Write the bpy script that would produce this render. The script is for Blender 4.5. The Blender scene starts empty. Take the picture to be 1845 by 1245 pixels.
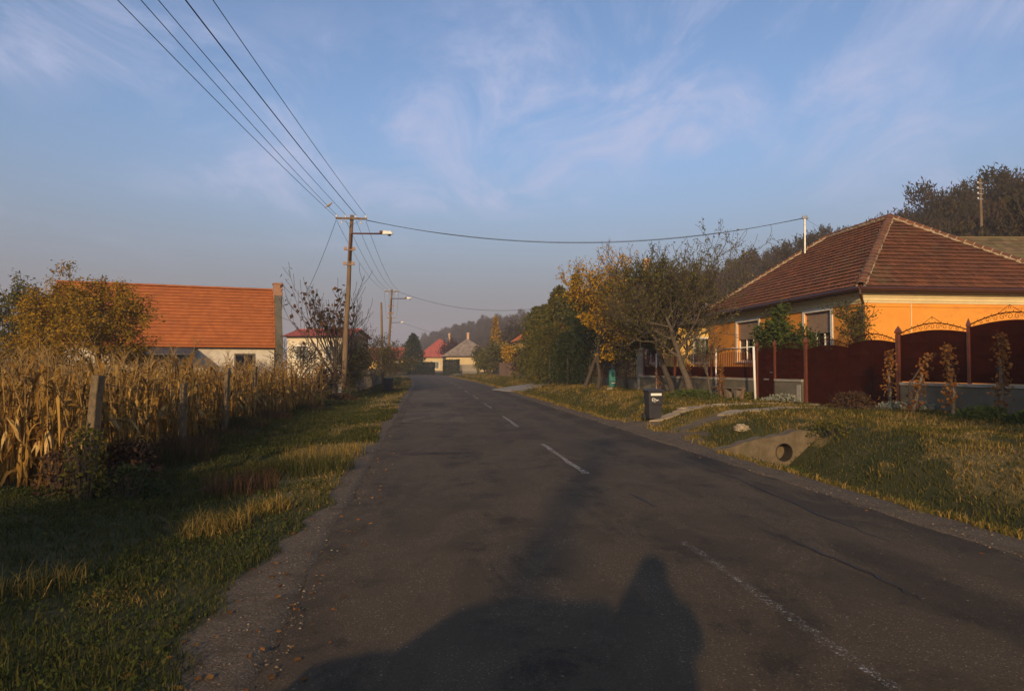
import bpy, math, random
import numpy as np
from mathutils import Vector, Matrix
R = math.radians
scene = bpy.context.scene
col = scene.collection
# ------------------------------------------------------------------ camera
F = 1200.0; CX, CY = 922.5, 622.5; CAMZ = 1.65; PITCH = math.atan(38/1200)
cam = bpy.data.cameras.new('camera'); camo = bpy.data.objects.new('camera', cam); col.objects.link(camo)
cam.sensor_width = 36; cam.lens = 36*F/1845; cam.clip_start = 0.05; cam.clip_end = 6000
camo.location = (0, 0, CAMZ); camo.rotation_euler = (math.pi/2 + PITCH, 0, 0)
scene.camera = camo
# ------------------------------------------------------------------ sky
SUN_EL = R(16.0); AZ = math.atan(239.5/1200)        # light travels towards azimuth AZ (right of +Y)
w = bpy.data.worlds.new('World'); scene.world = w; w.use_nodes = True
nt = w.node_tree; nt.nodes.clear()
def wn(t, **k):
    n = nt.nodes.new(t)
    for a, b in k.items(): setattr(n, a, b)
    return n
sky = wn('ShaderNodeTexSky', sky_type='NISHITA', sun_disc=False, sun_elevation=SUN_EL,
         sun_rotation=AZ + math.pi, altitude=200, air_density=1.2, dust_density=2.2, ozone_density=2.0)
tc = wn('ShaderNodeTexCoord'); sep = wn('ShaderNodeSeparateXYZ'); nt.links.new(tc.outputs['Generated'], sep.inputs[0])
def wmath(op, a, b=None, c=None):
    n = wn('ShaderNodeMath', operation=op)
    for i, v in enumerate((a, b, c)):
        if v is None: continue
        if isinstance(v, (int, float)): n.inputs[i].default_value = v
        else: nt.links.new(v, n.inputs[i])
    return n.outputs[0]
zc = wmath('MAXIMUM', sep.outputs[2], 0.02)
den = wmath('ADD', zc, 0.12)
px_ = wmath('DIVIDE', sep.outputs[0], den); py_ = wmath('DIVIDE', sep.outputs[1], den)
cmb = wn('ShaderNodeCombineXYZ'); nt.links.new(px_, cmb.inputs[0]); nt.links.new(py_, cmb.inputs[1])
def wnoise(scale, detail, rough, dist, mapscale, loc=(0,0,0), rot=0):
    mp = wn('ShaderNodeMapping'); mp.inputs['Scale'].default_value = mapscale; mp.inputs['Location'].default_value = loc
    mp.inputs['Rotation'].default_value = (0, 0, rot)
    nt.links.new(cmb.outputs[0], mp.inputs[0])
    n = wn('ShaderNodeTexNoise'); n.inputs['Scale'].default_value = scale; n.inputs['Detail'].default_value = detail
    n.inputs['Roughness'].default_value = rough; n.inputs['Distortion'].default_value = dist
    nt.links.new(mp.outputs[0], n.inputs['Vector']); return n.outputs['Fac']
big = wnoise(0.62, 3, .5, .3, (1, 1, 1), (2.7, 12.3, 0))
fine = wnoise(2.4, 9, .66, .9, (1.0, .5, 1), (7.7, 3.3, 0), R(-35))
def wramp(v, a, b):
    n = wn('ShaderNodeMapRange'); n.interpolation_type = 'SMOOTHSTEP'
    n.inputs[1].default_value = a; n.inputs[2].default_value = b; nt.links.new(v, n.inputs[0]); return n.outputs[0]
cl = wmath('MULTIPLY', wramp(big, .42, .62), wramp(fine, .38, .74))
cl = wmath('MULTIPLY', wmath('MULTIPLY', cl, 0.95), wramp(sep.outputs[2], .10, .24))
# the sky gradient of the place: blue overhead, mauve grey in the morning haze at the horizon, all the way round
hz = wn('ShaderNodeMapRange'); hz.interpolation_type = 'SMOOTHERSTEP'
hz.inputs[1].default_value = -0.02; hz.inputs[2].default_value = 0.40; nt.links.new(sep.outputs[2], hz.inputs[0])
hazecol = wn('ShaderNodeMix', data_type='RGBA'); nt.links.new(hz.outputs[0], hazecol.inputs['Factor'])
SKYGAIN = 0.115
tint = wn('ShaderNodeMix', data_type='RGBA', blend_type='MULTIPLY'); tint.inputs['Factor'].default_value = 1
nt.links.new(sky.outputs[0], tint.inputs[6]); tint.inputs[7].default_value = (1.16, 1.26, 1.50, 1)
nt.links.new(tint.outputs[2], hazecol.inputs[7]); hazecol.inputs[6].default_value = (1.95, 1.95, 2.25, 1)
cmix = wn('ShaderNodeMix', data_type='RGBA'); nt.links.new(cl, cmix.inputs['Factor'])
nt.links.new(hazecol.outputs[2], cmix.inputs[6]); cmix.inputs[7].default_value = (4.6, 5.0, 7.0, 1)
bg = wn('ShaderNodeBackground'); bg.inputs['Strength'].default_value = SKYGAIN
nt.links.new(cmix.outputs[2], bg.inputs[0])
wo = wn('ShaderNodeOutputWorld'); nt.links.new(bg.outputs[0], wo.inputs[0])
# ------------------------------------------------------------------ sun
sd = bpy.data.lights.new('sun', 'SUN'); sd.energy = 4.6; sd.angle = R(0.9); sd.color = (1.0, .69, .37)
so = bpy.data.objects.new('sun', sd); col.objects.link(so); so.location = (-8, -40, 30)
SUND = Vector((math.sin(AZ)*math.cos(SUN_EL), math.cos(AZ)*math.cos(SUN_EL), -math.sin(SUN_EL)))
so.rotation_euler = SUND.to_track_quat('-Z', 'Y').to_euler()
vs = scene.view_settings; vs.view_transform = 'Standard'; vs.look = 'None'; vs.exposure = 0.0; vs.gamma = 1.0; vs.use_curve_mapping = False
scene.cycles.use_denoising = True
scene.cycles.max_bounces = 6; scene.cycles.diffuse_bounces = 3; scene.cycles.glossy_bounces = 2; scene.cycles.transmission_bounces = 4
scene.cycles.volume_bounces = 0; scene.cycles.transparent_max_bounces = 8

# ================================================================== helpers
def at(px, py, Y):
    u = (px-CX)/F; v = (CY-py)/F; c, s = math.cos(PITCH), math.sin(PITCH)
    k = Y/(c - v*s)
    return Vector((u*k, Y, CAMZ + (s + v*c)*k))
def sm(a, b, x): t = np.clip((x-a)/(b-a), 0, 1); return t*t*(3-2*t)
rng = np.random.default_rng(7); random.seed(7)

def link(nt, a, b): nt.links.new(a, b)
class NB:
    def __init__(s, name):
        s.m = bpy.data.materials.new(name); s.m.use_nodes = True; s.t = s.m.node_tree; s.t.nodes.clear()
        s.out = s.t.nodes.new('ShaderNodeOutputMaterial')
    def n(s, t, **k):
        x = s.t.nodes.new(t)
        for a, b in k.items(): setattr(x, a, b)
        return x
    def L(s, a, b): s.t.links.new(a, b)
    def coord(s, kind='Object'):
        if kind == 'Position': return s.n('ShaderNodeNewGeometry').outputs['Position']
        return s.n('ShaderNodeTexCoord').outputs[kind]
    def noise(s, vec, scale, detail=5, rough=.55, dist=0, stretch=None):
        if stretch:
            mp = s.n('ShaderNodeMapping'); mp.inputs['Scale'].default_value = stretch; s.L(vec, mp.inputs[0]); vec = mp.outputs[0]
        x = s.n('ShaderNodeTexNoise'); x.inputs['Scale'].default_value = scale; x.inputs['Detail'].default_value = detail
        x.inputs['Roughness'].default_value = rough; x.inputs['Distortion'].default_value = dist; s.L(vec, x.inputs['Vector']); return x.outputs['Fac']
    def ramp(s, v, a, b, lo=0, hi=1):
        x = s.n('ShaderNodeMapRange'); x.interpolation_type = 'SMOOTHSTEP'
        for i, q in enumerate((a, b, lo, hi)): x.inputs[i+1].default_value = q
        s.L(v, x.inputs[0]); return x.outputs[0]
    def mix(s, f, a, b, blend='MIX'):
        x = s.n('ShaderNodeMix', data_type='RGBA', blend_type=blend)
        for i, q in ((0, f), (6, a), (7, b)):
            if isinstance(q, (int, float)): x.inputs[i].default_value = q
            elif isinstance(q, (tuple, list)): x.inputs[i].default_value = (*q[:3], 1)
            else: s.L(q, x.inputs[i])
        return x.outputs[2]
    def math(s, op, a, b=0):
        x = s.n('ShaderNodeMath', operation=op)
        for i, q in enumerate((a, b)):
            if isinstance(q, (int, float)): x.inputs[i].default_value = q
            else: s.L(q, x.inputs[i])
        return x.outputs[0]
    def colramp(s, v, cols):
        x = s.n('ShaderNodeValToRGB'); e = x.color_ramp.elements
        while len(e) < len(cols): e.new(0.5)
        for i, c in enumerate(cols): e[i].position = i/(len(cols)-1); e[i].color = (*c, 1)
        s.L(v, x.inputs[0]); return x.outputs[0]
    def bump(s, h, strength, dist=.02):
        b = s.n('ShaderNodeBump'); b.inputs['Strength'].default_value = strength; b.inputs['Distance'].default_value = dist
        s.L(h, b.inputs['Height']); return b.outputs[0]
    def principled(s, c, rough=.85, spec=.3, metal=0, normal=None):
        p = s.n('ShaderNodeBsdfPrincipled'); p.inputs['Metallic'].default_value = metal
        p.inputs['Specular IOR Level'].default_value = spec
        for k, q in (('Base Color', c), ('Roughness', rough)):
            if isinstance(q, (int, float)): p.inputs[k].default_value = q
            elif isinstance(q, (tuple, list)): p.inputs[k].default_value = (*q[:3], 1)
            else: s.L(q, p.inputs[k])
        if normal is not None: s.L(normal, p.inputs['Normal'])
        return p
    def done(s, sh): s.L(sh.outputs[0], s.out.inputs[0]); return s.m
def simple(name, c1, c2=None, scale=4, rough=.85, bump=0, bscale=None, rnd=0, spec=.3, metal=0, coord='Object', stain=None, stretch=None):
    b = NB(name); v = b.coord(coord)
    c2 = c2 or tuple(x*.75 for x in c1)
    c = b.mix(b.ramp(b.noise(v, scale, 7, .62, stretch=stretch), .33, .67), c1, c2)
    if stain: c = b.mix(b.ramp(b.noise(v, scale*.45, 6, .7, 1.2), .52, .74), c, stain)
    if rnd:
        g = b.n('ShaderNodeNewGeometry').outputs['Random Per Island']; o = b.n('ShaderNodeObjectInfo').outputs['Random']
        f = b.math('FRACT', b.math('ADD', g, o)); f = b.math('ADD', b.math('MULTIPLY', f, 2*rnd), 1-rnd)
        h = b.n('ShaderNodeHueSaturation'); b.L(f, h.inputs['Value']); b.L(c, h.inputs['Color']); c = h.outputs[0]
    nrm = b.bump(b.noise(v, bscale or scale*6, 5, .6), bump) if bump else None
    return b.done(b.principled(c, rough, spec, metal, nrm))
def leafmat(name, cols, transl=.3):
    b = NB(name); g = b.n('ShaderNodeNewGeometry').outputs['Random Per Island']
    c = b.colramp(g, cols)
    d = b.n('ShaderNodeBsdfDiffuse'); t = b.n('ShaderNodeBsdfTranslucent'); b.L(c, d.inputs[0]); b.L(c, t.inputs[0])
    m = b.n('ShaderNodeMixShader'); m.inputs[0].default_value = transl; b.L(d.outputs[0], m.inputs[1]); b.L(t.outputs[0], m.inputs[2])
    return b.done(m)

def tag(o, label=None, cat=None, group=None, kind=None):
    if label: o['label'] = label
    if cat: o['category'] = cat
    if group: o['group'] = group
    if kind: o['kind'] = kind
    return o
def empty(name, loc=(0,0,0), rz=0, label=None, cat=None, group=None):
    o = bpy.data.objects.new(name, None); col.objects.link(o); o.location = loc; o.rotation_euler = (0, 0, rz)
    o.empty_display_size = .1
    return tag(o, label, cat, group)
def setmats(me, m):
    for x in (m if isinstance(m, (list, tuple)) else [m]): me.materials.append(x)
def npmesh(name, V, faces, mats, matidx=None, smooth=False):
    """V (n,3); faces list of (k,m) int arrays"""
    me = bpy.data.meshes.new(name); V = np.asarray(V, np.float32)
    me.vertices.add(len(V)); me.vertices.foreach_set('co', V.ravel())
    loops = np.concatenate([f.ravel() for f in faces]).astype(np.int32)
    sizes = np.concatenate([np.full(len(f), f.shape[1], np.int32) for f in faces])
    me.loops.add(len(loops)); me.loops.foreach_set('vertex_index', loops)
    st = np.concatenate([[0], np.cumsum(sizes)[:-1]]).astype(np.int32)
    me.polygons.add(len(sizes)); me.polygons.foreach_set('loop_start', st)
    try: me.polygons.foreach_set('loop_total', sizes)
    except Exception: pass
    if matidx is not None: me.polygons.foreach_set('material_index', np.asarray(matidx, np.int32))
    me.polygons.foreach_set('use_smooth', np.full(len(sizes), bool(smooth)))
    me.update(calc_edges=True); setmats(me, mats); return me
def ob(name, me, parent=None, loc=None):
    o = bpy.data.objects.new(name, me); col.objects.link(o)
    if parent: o.parent = parent
    if loc is not None: o.location = loc
    return o
class MB:
    def __init__(s): s.v = []; s.f = []; s.mi = []; s.cur = 0
    def add(s, vs, fs):
        k = len(s.v); s.v += [tuple(x) for x in vs]; s.f += [tuple(i+k for i in f) for f in fs]; s.mi += [s.cur]*len(fs); return s
    def box8(s, p, a, b, c):
        p, a, b, c = map(Vector, (p, a, b, c))
        if a.cross(b).dot(c) < 0: p = p+c; c = -c
        vs = [p, p+a, p+a+b, p+b, p+c, p+a+c, p+a+b+c, p+b+c]
        return s.add(vs, [(3,2,1,0), (4,5,6,7), (0,1,5,4), (1,2,6,5), (2,3,7,6), (3,0,4,7)])
    def box(s, x0, x1, y0, y1, z0, z1): return s.box8((x0,y0,z0), (x1-x0,0,0), (0,y1-y0,0), (0,0,z1-z0))
    def tube(s, pts, rad, n=8, caps=True):
        pts = [Vector(p) for p in pts]; rad = rad if hasattr(rad, '__len__') else [rad]*len(pts)
        vs = []; fs = []; ref = None
        for i, p in enumerate(pts):
            d = (pts[min(i+1, len(pts)-1)] - pts[max(i-1, 0)]).normalized()
            if ref is None: ref = Vector((0,0,1)) if abs(d.z) < .9 else Vector((1,0,0))
            a = d.cross(ref).normalized(); b = d.cross(a).normalized()
            for k in range(n):
                t = 2*math.pi*k/n; vs.append(p + (a*math.cos(t) + b*math.sin(t))*rad[i])
        for i in range(len(pts)-1):
            for k in range(n):
                fs.append((i*n+k, i*n+(k+1) % n, (i+1)*n+(k+1) % n, (i+1)*n+k))
        if caps: fs.append(tuple(range(n-1, -1, -1))); fs.append(tuple((len(pts)-1)*n+k for k in range(n)))
        return s.add(vs, fs)
    def lathe(s, c, prof, n=12, axis=(0,0,1)):
        c = Vector(c); ax = Vector(axis).normalized(); return s.tube([c+ax*h for r, h in prof], [r for r, h in prof], n)
    def prism(s, poly, off):
        k = len(poly); off = Vector(off); vs = [Vector(p) for p in poly]; vs += [p+off for p in vs]
        return s.add(vs, [tuple(range(k-1, -1, -1)), tuple(range(k, 2*k))] + [(i, (i+1) % k, (i+1) % k+k, i+k) for i in range(k)])
    def mesh(s, name, mats, smooth=False):
        me = bpy.data.meshes.new(name); me.from_pydata(s.v, [], s.f)
        if s.mi and max(s.mi) > 0: me.polygons.foreach_set('material_index', s.mi)
        if smooth: me.polygons.foreach_set('use_smooth', [True]*len(s.f))
        me.update(); setmats(me, mats); return me
    def build(s, name, mats, parent=None, smooth=False, bevel=0):
        o = ob(name, s.mesh(name, mats, smooth), parent)
        if bevel:
            m = o.modifiers.new('bevel', 'BEVEL'); m.width = bevel; m.segments = 2; m.limit_method = 'ANGLE'
        return o
def copy_tree(o, parent=None):
    c = o.copy(); col.objects.link(c); c.parent = parent
    for ch in list(o.children): copy_tree(ch, c)
    return c
# ------------------------------------------------------------------ materials
M = {}
M['plaster_orange'] = simple('plaster_orange', (.78,.315,.045), (.71,.28,.04), 1.6, .9, .15, 60, stain=(.60,.235,.05))
M['cream'] = simple('cream', (.74,.60,.33), (.66,.53,.29), 2, .85, .1, 50)
M['white'] = simple('white', (.80,.77,.68), (.72,.68,.58), 3, .6)
M['tile_maroon'] = simple('tile_maroon', (.175,.062,.022), (.12,.046,.021), 1.3, .8, .3, 40, rnd=.20, coord='Position', stain=(.12,.082,.035))
M['tile_orange'] = simple('tile_orange', (.40,.118,.025), (.34,.098,.022), 1.0, .8, .2, 40, rnd=.10, coord='Position', stain=(.30,.105,.035))
M['tile_red'] = simple('tile_red', (.40,.085,.055), (.33,.08,.055), 1.0, .8, .2, 30, rnd=.15, coord='Position')
M['tile_grey'] = simple('tile_grey', (.27,.21,.155), (.20,.16,.12), 1.5, .85, .2, 30, rnd=.25, coord='Position', stain=(.15,.13,.09))
M['tile_moss'] = simple('tile_moss', (.15,.095,.05), (.12,.095,.035), 1.6, .9, .2, 30, rnd=.3, coord='Position', stain=(.13,.11,.035))
M['pipe_dark'] = simple('pipe_dark', (.045,.034,.022), (.03,.023,.015), 8, .95)  # soil brown kept very dark, the pipe's inner shade put into the colour
M['mortar'] = simple('mortar', (.42,.34,.22), (.28,.22,.14), 9, .9, .3)
M['gutter'] = simple('gutter', (.075,.028,.02), (.055,.022,.016), 6, .45, spec=.4)
M['maroon'] = simple('maroon', (.036,.0050,.0014), (.027,.0040,.0012), 2.2, .6, .12, 14, spec=.06, coord='Position', stain=(.034,.0075,.0025))
M['post_brown'] = simple('post_brown', (.14,.040,.018), (.095,.028,.014), 6, .4, spec=.5)
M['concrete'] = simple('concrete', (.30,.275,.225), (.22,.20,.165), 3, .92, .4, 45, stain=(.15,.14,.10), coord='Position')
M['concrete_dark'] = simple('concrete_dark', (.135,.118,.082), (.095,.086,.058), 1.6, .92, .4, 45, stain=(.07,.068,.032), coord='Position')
M['concrete_culvert'] = simple('concrete_culvert', (.16,.12,.07), (.10,.076,.044), 5, .95, .9, 40, stain=(.085,.075,.035), coord='Position')
M['concrete_lichen'] = simple('concrete_lichen', (.185,.13,.07), (.11,.08,.045), 14, .95, .8, 60, stain=(.17,.13,.045))
M['whitewash'] = simple('whitewash', (.60,.55,.45), (.50,.45,.36), 1.2, .9, .2, 40, stain=(.36,.32,.25))
M['cream_wall'] = simple('cream_wall', (.60,.46,.23), (.52,.39,.19), 1.2, .9)
M['pale_wall'] = simple('pale_wall', (.66,.57,.40), (.56,.48,.33), 1.4, .9, stain=(.42,.35,.24))
M['yellow'] = simple('yellow', (.72,.47,.13), (.66,.42,.11), 1.2, .9)
M['brick'] = simple('brick', (.36,.19,.11), (.27,.15,.095), 6, .9, .4, 40)
M['pink'] = simple('pink', (.52,.22,.16), (.44,.19,.14), 6, .9, .3)
M['wood_pole'] = simple('wood_pole', (.20,.135,.075), (.125,.085,.05), 9, .9, .4, 60, stretch=(1,1,.12))
M['wood_grey'] = simple('wood_grey', (.17,.135,.10), (.11,.09,.065), 7, .9, .4, 40, stretch=(1,1,.2))
M['rust'] = simple('rust', (.13,.06,.035), (.085,.042,.028), 12, .8, .3)
M['porcelain'] = simple('porcelain', (.75,.70,.60), (.62,.55,.45), 8, .25, spec=.5)
M['steel'] = simple('steel', (.42,.42,.40), (.32,.32,.30), 10, .45, metal=.6)
M['lamp_white'] = simple('lamp_white', (.75,.72,.62), (.62,.58,.5), 8, .5)
M['cable'] = simple('cable', (.035,.04,.045), (.03,.034,.04), 8, .7)
M['bin_black'] = simple('bin_black', (.022,.022,.026), (.030,.029,.030), 4, .5, .05, 90, spec=.45)
M['tyre'] = simple('tyre', (.02,.02,.02), (.03,.03,.03), 10, .8)
M['glass_dark'] = simple('glass_dark', (.02,.022,.025), (.03,.03,.03), 1, .08, spec=.6)
M['curtain'] = simple('curtain', (.70,.66,.56), (.55,.50,.42), 14, .9, stretch=(1,6,.2))
M['shutter'] = simple('shutter', (.36,.25,.17), (.30,.21,.145), 3, .6)
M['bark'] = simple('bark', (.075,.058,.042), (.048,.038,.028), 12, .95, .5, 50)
M['bark_lit'] = simple('bark_lit', (.115,.088,.058), (.07,.054,.038), 12, .95, .5, 50)  # paler copy of the bark with sunlight put into its colour
M['twig'] = simple('twig', (.085,.062,.048), (.06,.047,.038), 8, .95)
M['teal'] = simple('teal', (.06,.24,.20), (.05,.19,.16), 5, .5)
M['stone'] = simple('stone', (.40,.32,.21), (.26,.205,.13), 14, .95, .9, 50, stain=(.17,.14,.08))
M['bitumen'] = simple('bitumen', (.05,.052,.055), (.07,.07,.07), 2, .6)
M['plank'] = simple('plank', (.20,.115,.06), (.14,.085,.05), 6, .85, .3, 30, rnd=.25)
M['leaf_birch'] = leafmat('leaf_birch', [(.30,.175,.02), (.40,.22,.022), (.19,.14,.022), (.46,.25,.022)])
M['leaf_olive'] = leafmat('leaf_olive', [(.055,.065,.018), (.10,.095,.022), (.16,.13,.025), (.045,.055,.02)])
M['leaf_gold'] = leafmat('leaf_gold', [(.44,.24,.014), (.56,.30,.018), (.30,.18,.018), (.60,.36,.022)])
M['leaf_apple'] = leafmat('leaf_apple', [(.075,.080,.018), (.13,.12,.022), (.05,.058,.018), (.22,.19,.026), (.06,.05,.02)])
M['leaf_brown'] = leafmat('leaf_brown', [(.075,.042,.026), (.11,.06,.03), (.055,.036,.026), (.14,.075,.03)])
M['leaf_dark'] = leafmat('leaf_dark', [(.022,.036,.016), (.034,.05,.018), (.018,.03,.014), (.05,.055,.02)], .15)
M['leaf_shrub'] = leafmat('leaf_shrub', [(.055,.085,.022), (.09,.115,.028), (.04,.065,.02), (.13,.13,.03)])
M['leaf_orange'] = leafmat('leaf_orange', [(.19,.075,.022), (.27,.115,.03), (.13,.052,.018), (.34,.16,.045), (.22,.12,.04)])
M['leaf_purple'] = leafmat('leaf_purple', [(.06,.028,.026), (.085,.035,.028), (.045,.026,.024)], .2)
M['leaf_wood'] = leafmat('leaf_wood', [(.050,.034,.022), (.062,.040,.021), (.040,.034,.021), (.090,.056,.023), (.034,.030,.020)], .12)
M['leaf_wood2'] = leafmat('leaf_wood2', [(.044,.040,.020), (.064,.048,.019), (.034,.034,.019), (.078,.046,.022)], .12)
M['leaf_rust'] = leafmat('leaf_rust', [(.19,.075,.038), (.24,.10,.042), (.15,.065,.035)], .2)
M['corn_leaf'] = leafmat('corn_leaf', [(.24,.13,.03), (.36,.20,.045), (.13,.066,.02), (.30,.16,.036), (.085,.045,.018), (.50,.31,.085), (.18,.095,.026)], .25)
M['corn_stalk'] = simple('corn_stalk', (.30,.19,.065), (.20,.12,.04), 6, .8, stretch=(1,1,.2))
M['cob'] = simple('cob', (.50,.33,.11), (.38,.22,.07), 9, .8)
M['grass'] = leafmat('grass', [(.034,.046,.013), (.050,.060,.016), (.026,.036,.011), (.085,.075,.024), (.042,.052,.014), (.11,.085,.032)], .2)
M['grass_bank'] = leafmat('grass_bank', [(.058,.062,.016), (.088,.080,.020), (.040,.048,.012), (.14,.105,.030), (.072,.072,.018)], .2)
M['grass_dry'] = leafmat('grass_dry', [(.25,.16,.045), (.34,.22,.065), (.17,.115,.032), (.12,.10,.024), (.085,.08,.02)], .25)
M['herb'] = leafmat('herb', [(.034,.048,.014), (.055,.068,.018), (.026,.036,.012), (.09,.085,.026)], .2)
M['silver_herb'] = leafmat('silver_herb', [(.24,.25,.19), (.30,.30,.23), (.17,.19,.13)], .2)
# ================================================================== terrain and road
def XC(y):
    y = np.asarray(y, float); q = np.maximum(y-50, 0); return 2.15 - .13*y - .0005*q*np.minimum(q, 320)
HW = 3.05
_lat = np.random.default_rng(11).random((256, 256))
def vn(x, y, sc=1.0, o=0):
    x = np.asarray(x, float)*sc + 37.3*o + 512; y = np.asarray(y, float)*sc + 91.7*o + 512
    i = np.floor(x).astype(int); j = np.floor(y).astype(int); fx = x-i; fy = y-j
    fx = fx*fx*(3-2*fx); fy = fy*fy*(3-2*fy); a = lambda p, q: _lat[p % 256, q % 256]
    return (a(i,j)*(1-fx)+a(i+1,j)*fx)*(1-fy) + (a(i,j+1)*(1-fx)+a(i+1,j+1)*fx)*fy
DP0 = np.array((2.9, 16.9)); DD = np.array((.823, .568)); DN = np.array((-.568, .823))
def drive(x, y):
    """along, across distance in the concrete driveway frame, and its mask"""
    a = (x-DP0[0])*DD[0] + (y-DP0[1])*DD[1]; c = (x-DP0[0])*DN[0] + (y-DP0[1])*DN[1]
    hw = np.interp(a, (-1, 3, 10), (3.6, 3.0, 2.3)); m = 1-sm(hw-.25, hw+.35, np.abs(c))
    return a, c, m*sm(-1.5, 0, a)*(1-sm(11, 13, a))
def D2(x, y):    # second, farther driveway slab
    m = (1-sm(1.6, 2.2, np.abs(y - (47.5 + .9*(x-.5)))))
    return m
def gs(s, y, fine=True):
    s = np.asarray(s, float); y = np.asarray(y, float); x = XC(y)+s
    a = np.maximum(-s-HW, 0); b = np.maximum(s-HW, 0)
    z = np.where(np.abs(s) < HW+.02, -.06, -.02)
    zl = -.02 - .07*sm(.3, 1.6, a) + .13*sm(2.2, 5, a) + .05*sm(8, 20, a)
    lump = (vn(x, y, .9)-.5)*.10 + (vn(x, y, 2.7, 1)-.5)*.05 + (vn(x, y, 7, 2)-.5)*.025
    zl = zl + lump*sm(.8, 1.8, a)
    dip = np.interp(y, (0, 8, 13, 24, 40, 400), (.34, .36, .42, .16, .10, .10))
    bank = np.interp(y, (0, 12, 14.5, 26, 45, 400), (.32, .42, .40, .36, .38, .30))
    zr = -.02 - dip*sm(.5, 1.6, b)*(1-sm(1.8, 2.9, b)) + bank*sm(1.9, 3.7, b)
    zr = zr + lump*1.1*sm(.5, 1.6, b)*(1-sm(7, 9, b))
    da, dc, dm = drive(x, y)
    zd = -.02 + .46*sm(.2, 3.2, b) - .16*sm(5, 9, b) + (vn(x, y, 2.2, 3)-.5)*.03
    zr = zr*(1-dm) + zd*dm
    d2 = D2(x, y)*(b < 9)
    zr = zr*(1-d2) + (-.03 + .30*sm(.5, 4.5, b))*d2
    zr = zr + .022*np.maximum(b-8, 0)*(b < 400)*1.0
    hill = 19.3*sm(26, 84, b + (vn(x, y, .02, 5)-.5)*16) + 8*sm(80, 220, b)
    zr = zr*(1-0*b) + hill*sm(-40, 30, y+b*.6)
    z = np.where(s < -HW-.02, zl, np.where(s > HW+.02, zr, z))
    return z
def gz(x, y): return float(gs(x-XC(y), y))
def gza(x, y): return gs(np.asarray(x)-XC(y), y)

s_c = np.concatenate([-np.geomspace(14, 860, 34)[::-1], np.arange(-13.8, 15.01, .2), np.geomspace(15.6, 860, 62)])
s_c = np.sort(np.concatenate([s_c, [-HW-.05, HW+.05, -HW, HW]]))
y_c = np.concatenate([-np.geomspace(2, 160, 22)[::-1], np.arange(-1, 36, .25), np.geomspace(36.5, 880, 110)])
S, Yg = np.meshgrid(s_c, y_c); Z = gs(S, Yg); X = XC(Yg)+S
ns, ny = len(s_c), len(y_c); idx = np.arange(ns*ny).reshape(ny, ns)
q = np.stack([idx[:-1, :-1], idx[:-1, 1:], idx[1:, 1:], idx[1:, :-1]], -1).reshape(-1, 4)
A_ = -S-HW; B_ = S-HW
def masks(S, Y):
    X = XC(Y)+S; a = -S-HW; b = S-HW
    n1 = vn(X, Y, .8, 4); n2 = vn(X, Y, 2.3, 6); n3 = vn(X, Y, .35, 8)
    gw = .36 + .35*(n1-.5) + .3*(n2-.5) + .20*np.exp(-((Y-5.4)/.8)**2)
    grav = np.where(S < 0, 1-sm(gw-.2, gw+.15, a), 1-sm(.30+.25*n2, .62+.3*n2, b))
    dry = np.where(S < 0, sm(gw-.5, gw+.1, a)*(1-sm(gw+.7, gw+1.5+1.5*n3, a))*sm(5, 11, Y)*sm(.3, .55, n1+.12),
                   np.maximum((1-sm(.6, 1.1+.7*n1, b)), sm(.40, .62, n3*.55+n2*.55)*.85*sm(1.6, 3.0, b)*(1-sm(7, 9, b))))
    hole = np.exp(-(((X+2.55)/.62)**2 + ((Y-4.98-.12*np.sin(X*4))/.17)**2))*1.3
    da, dc, dm = drive(X, Y)
    wob = 0
    tr = np.maximum(1-sm(.22, .42, np.abs(dc-.95+wob)), 1-sm(.26, .46, np.abs(dc+1.05+wob*1.2)))*sm(.8, 1.8, da+n2)*(1-sm(8.6, 9.6, da))
    tr = np.maximum(tr, sm(.2, .5, 1-np.abs(da-9.4)/1.0)*(np.abs(dc) < 2.6)) * dm
    grav = np.maximum(grav, (1-sm(.5, 1.3, b+n2*1.2-.6))*dm); dry = np.maximum(dry, sm(.3,.6,n1)*dm*.8)
    field = sm(-.3, .6, (-.13*0) + corn_in(X, Y))
    return grav, dry, np.clip(tr, 0, 1)*(S > HW), field
CORN = [(-5.85, 9.2), (-6.75, 13.3), (-7.6, 17.4), (-8.15, 22), (-8.1, 28.2)]     # inner edge of the maize, just behind the fence posts
_cy = [p[1] for p in CORN]; _cx = [p[0] for p in CORN]
def corn_in(x, y): return np.interp(y, _cy, _cx) - np.asarray(x) - 1e3*(np.asarray(y) > 28.3) - 1e3*(np.asarray(y) < 9.0) - 0*y
gr, dr, tr, fl = masks(S, Yg)
me = npmesh('ground', np.stack([X, Yg, Z], -1).reshape(-1, 3), [q], [], smooth=True)
ca = me.color_attributes.new('mask', 'FLOAT_COLOR', 'POINT')
ca.data.foreach_set('color', np.stack([gr, dr, tr, fl], -1).reshape(-1).astype(np.float32))
b = NB('ground_soil'); P = b.coord('Position'); at_ = b.n('ShaderNodeAttribute', attribute_name='mask')
sp = b.n('ShaderNodeSeparateColor'); b.L(at_.outputs['Color'], sp.inputs[0])
nA = b.noise(P, .8, 8, .65); nB = b.noise(P, 14, 6, .7); nC = b.noise(P, 70, 4, .7); nD = b.noise(P, 3.2, 7, .65)
c = b.mix(b.ramp(nA, .35, .65), (.038,.042,.013), (.060,.055,.018)); c = b.mix(b.ramp(nD, .5, .75), c, (.085,.066,.028))
far = b.ramp(b.n('ShaderNodeCameraData').outputs['View Distance'], 200, 201) if False else None
brk = b.math('MULTIPLY', b.math('SUBTRACT', nB, .5), .9)
dryc = b.mix(b.ramp(nB, .3, .7), (.23,.165,.062), (.13,.10,.038))
c = b.mix(b.ramp(b.math('ADD', sp.outputs[1], brk), .35, .75), c, dryc)
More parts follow.
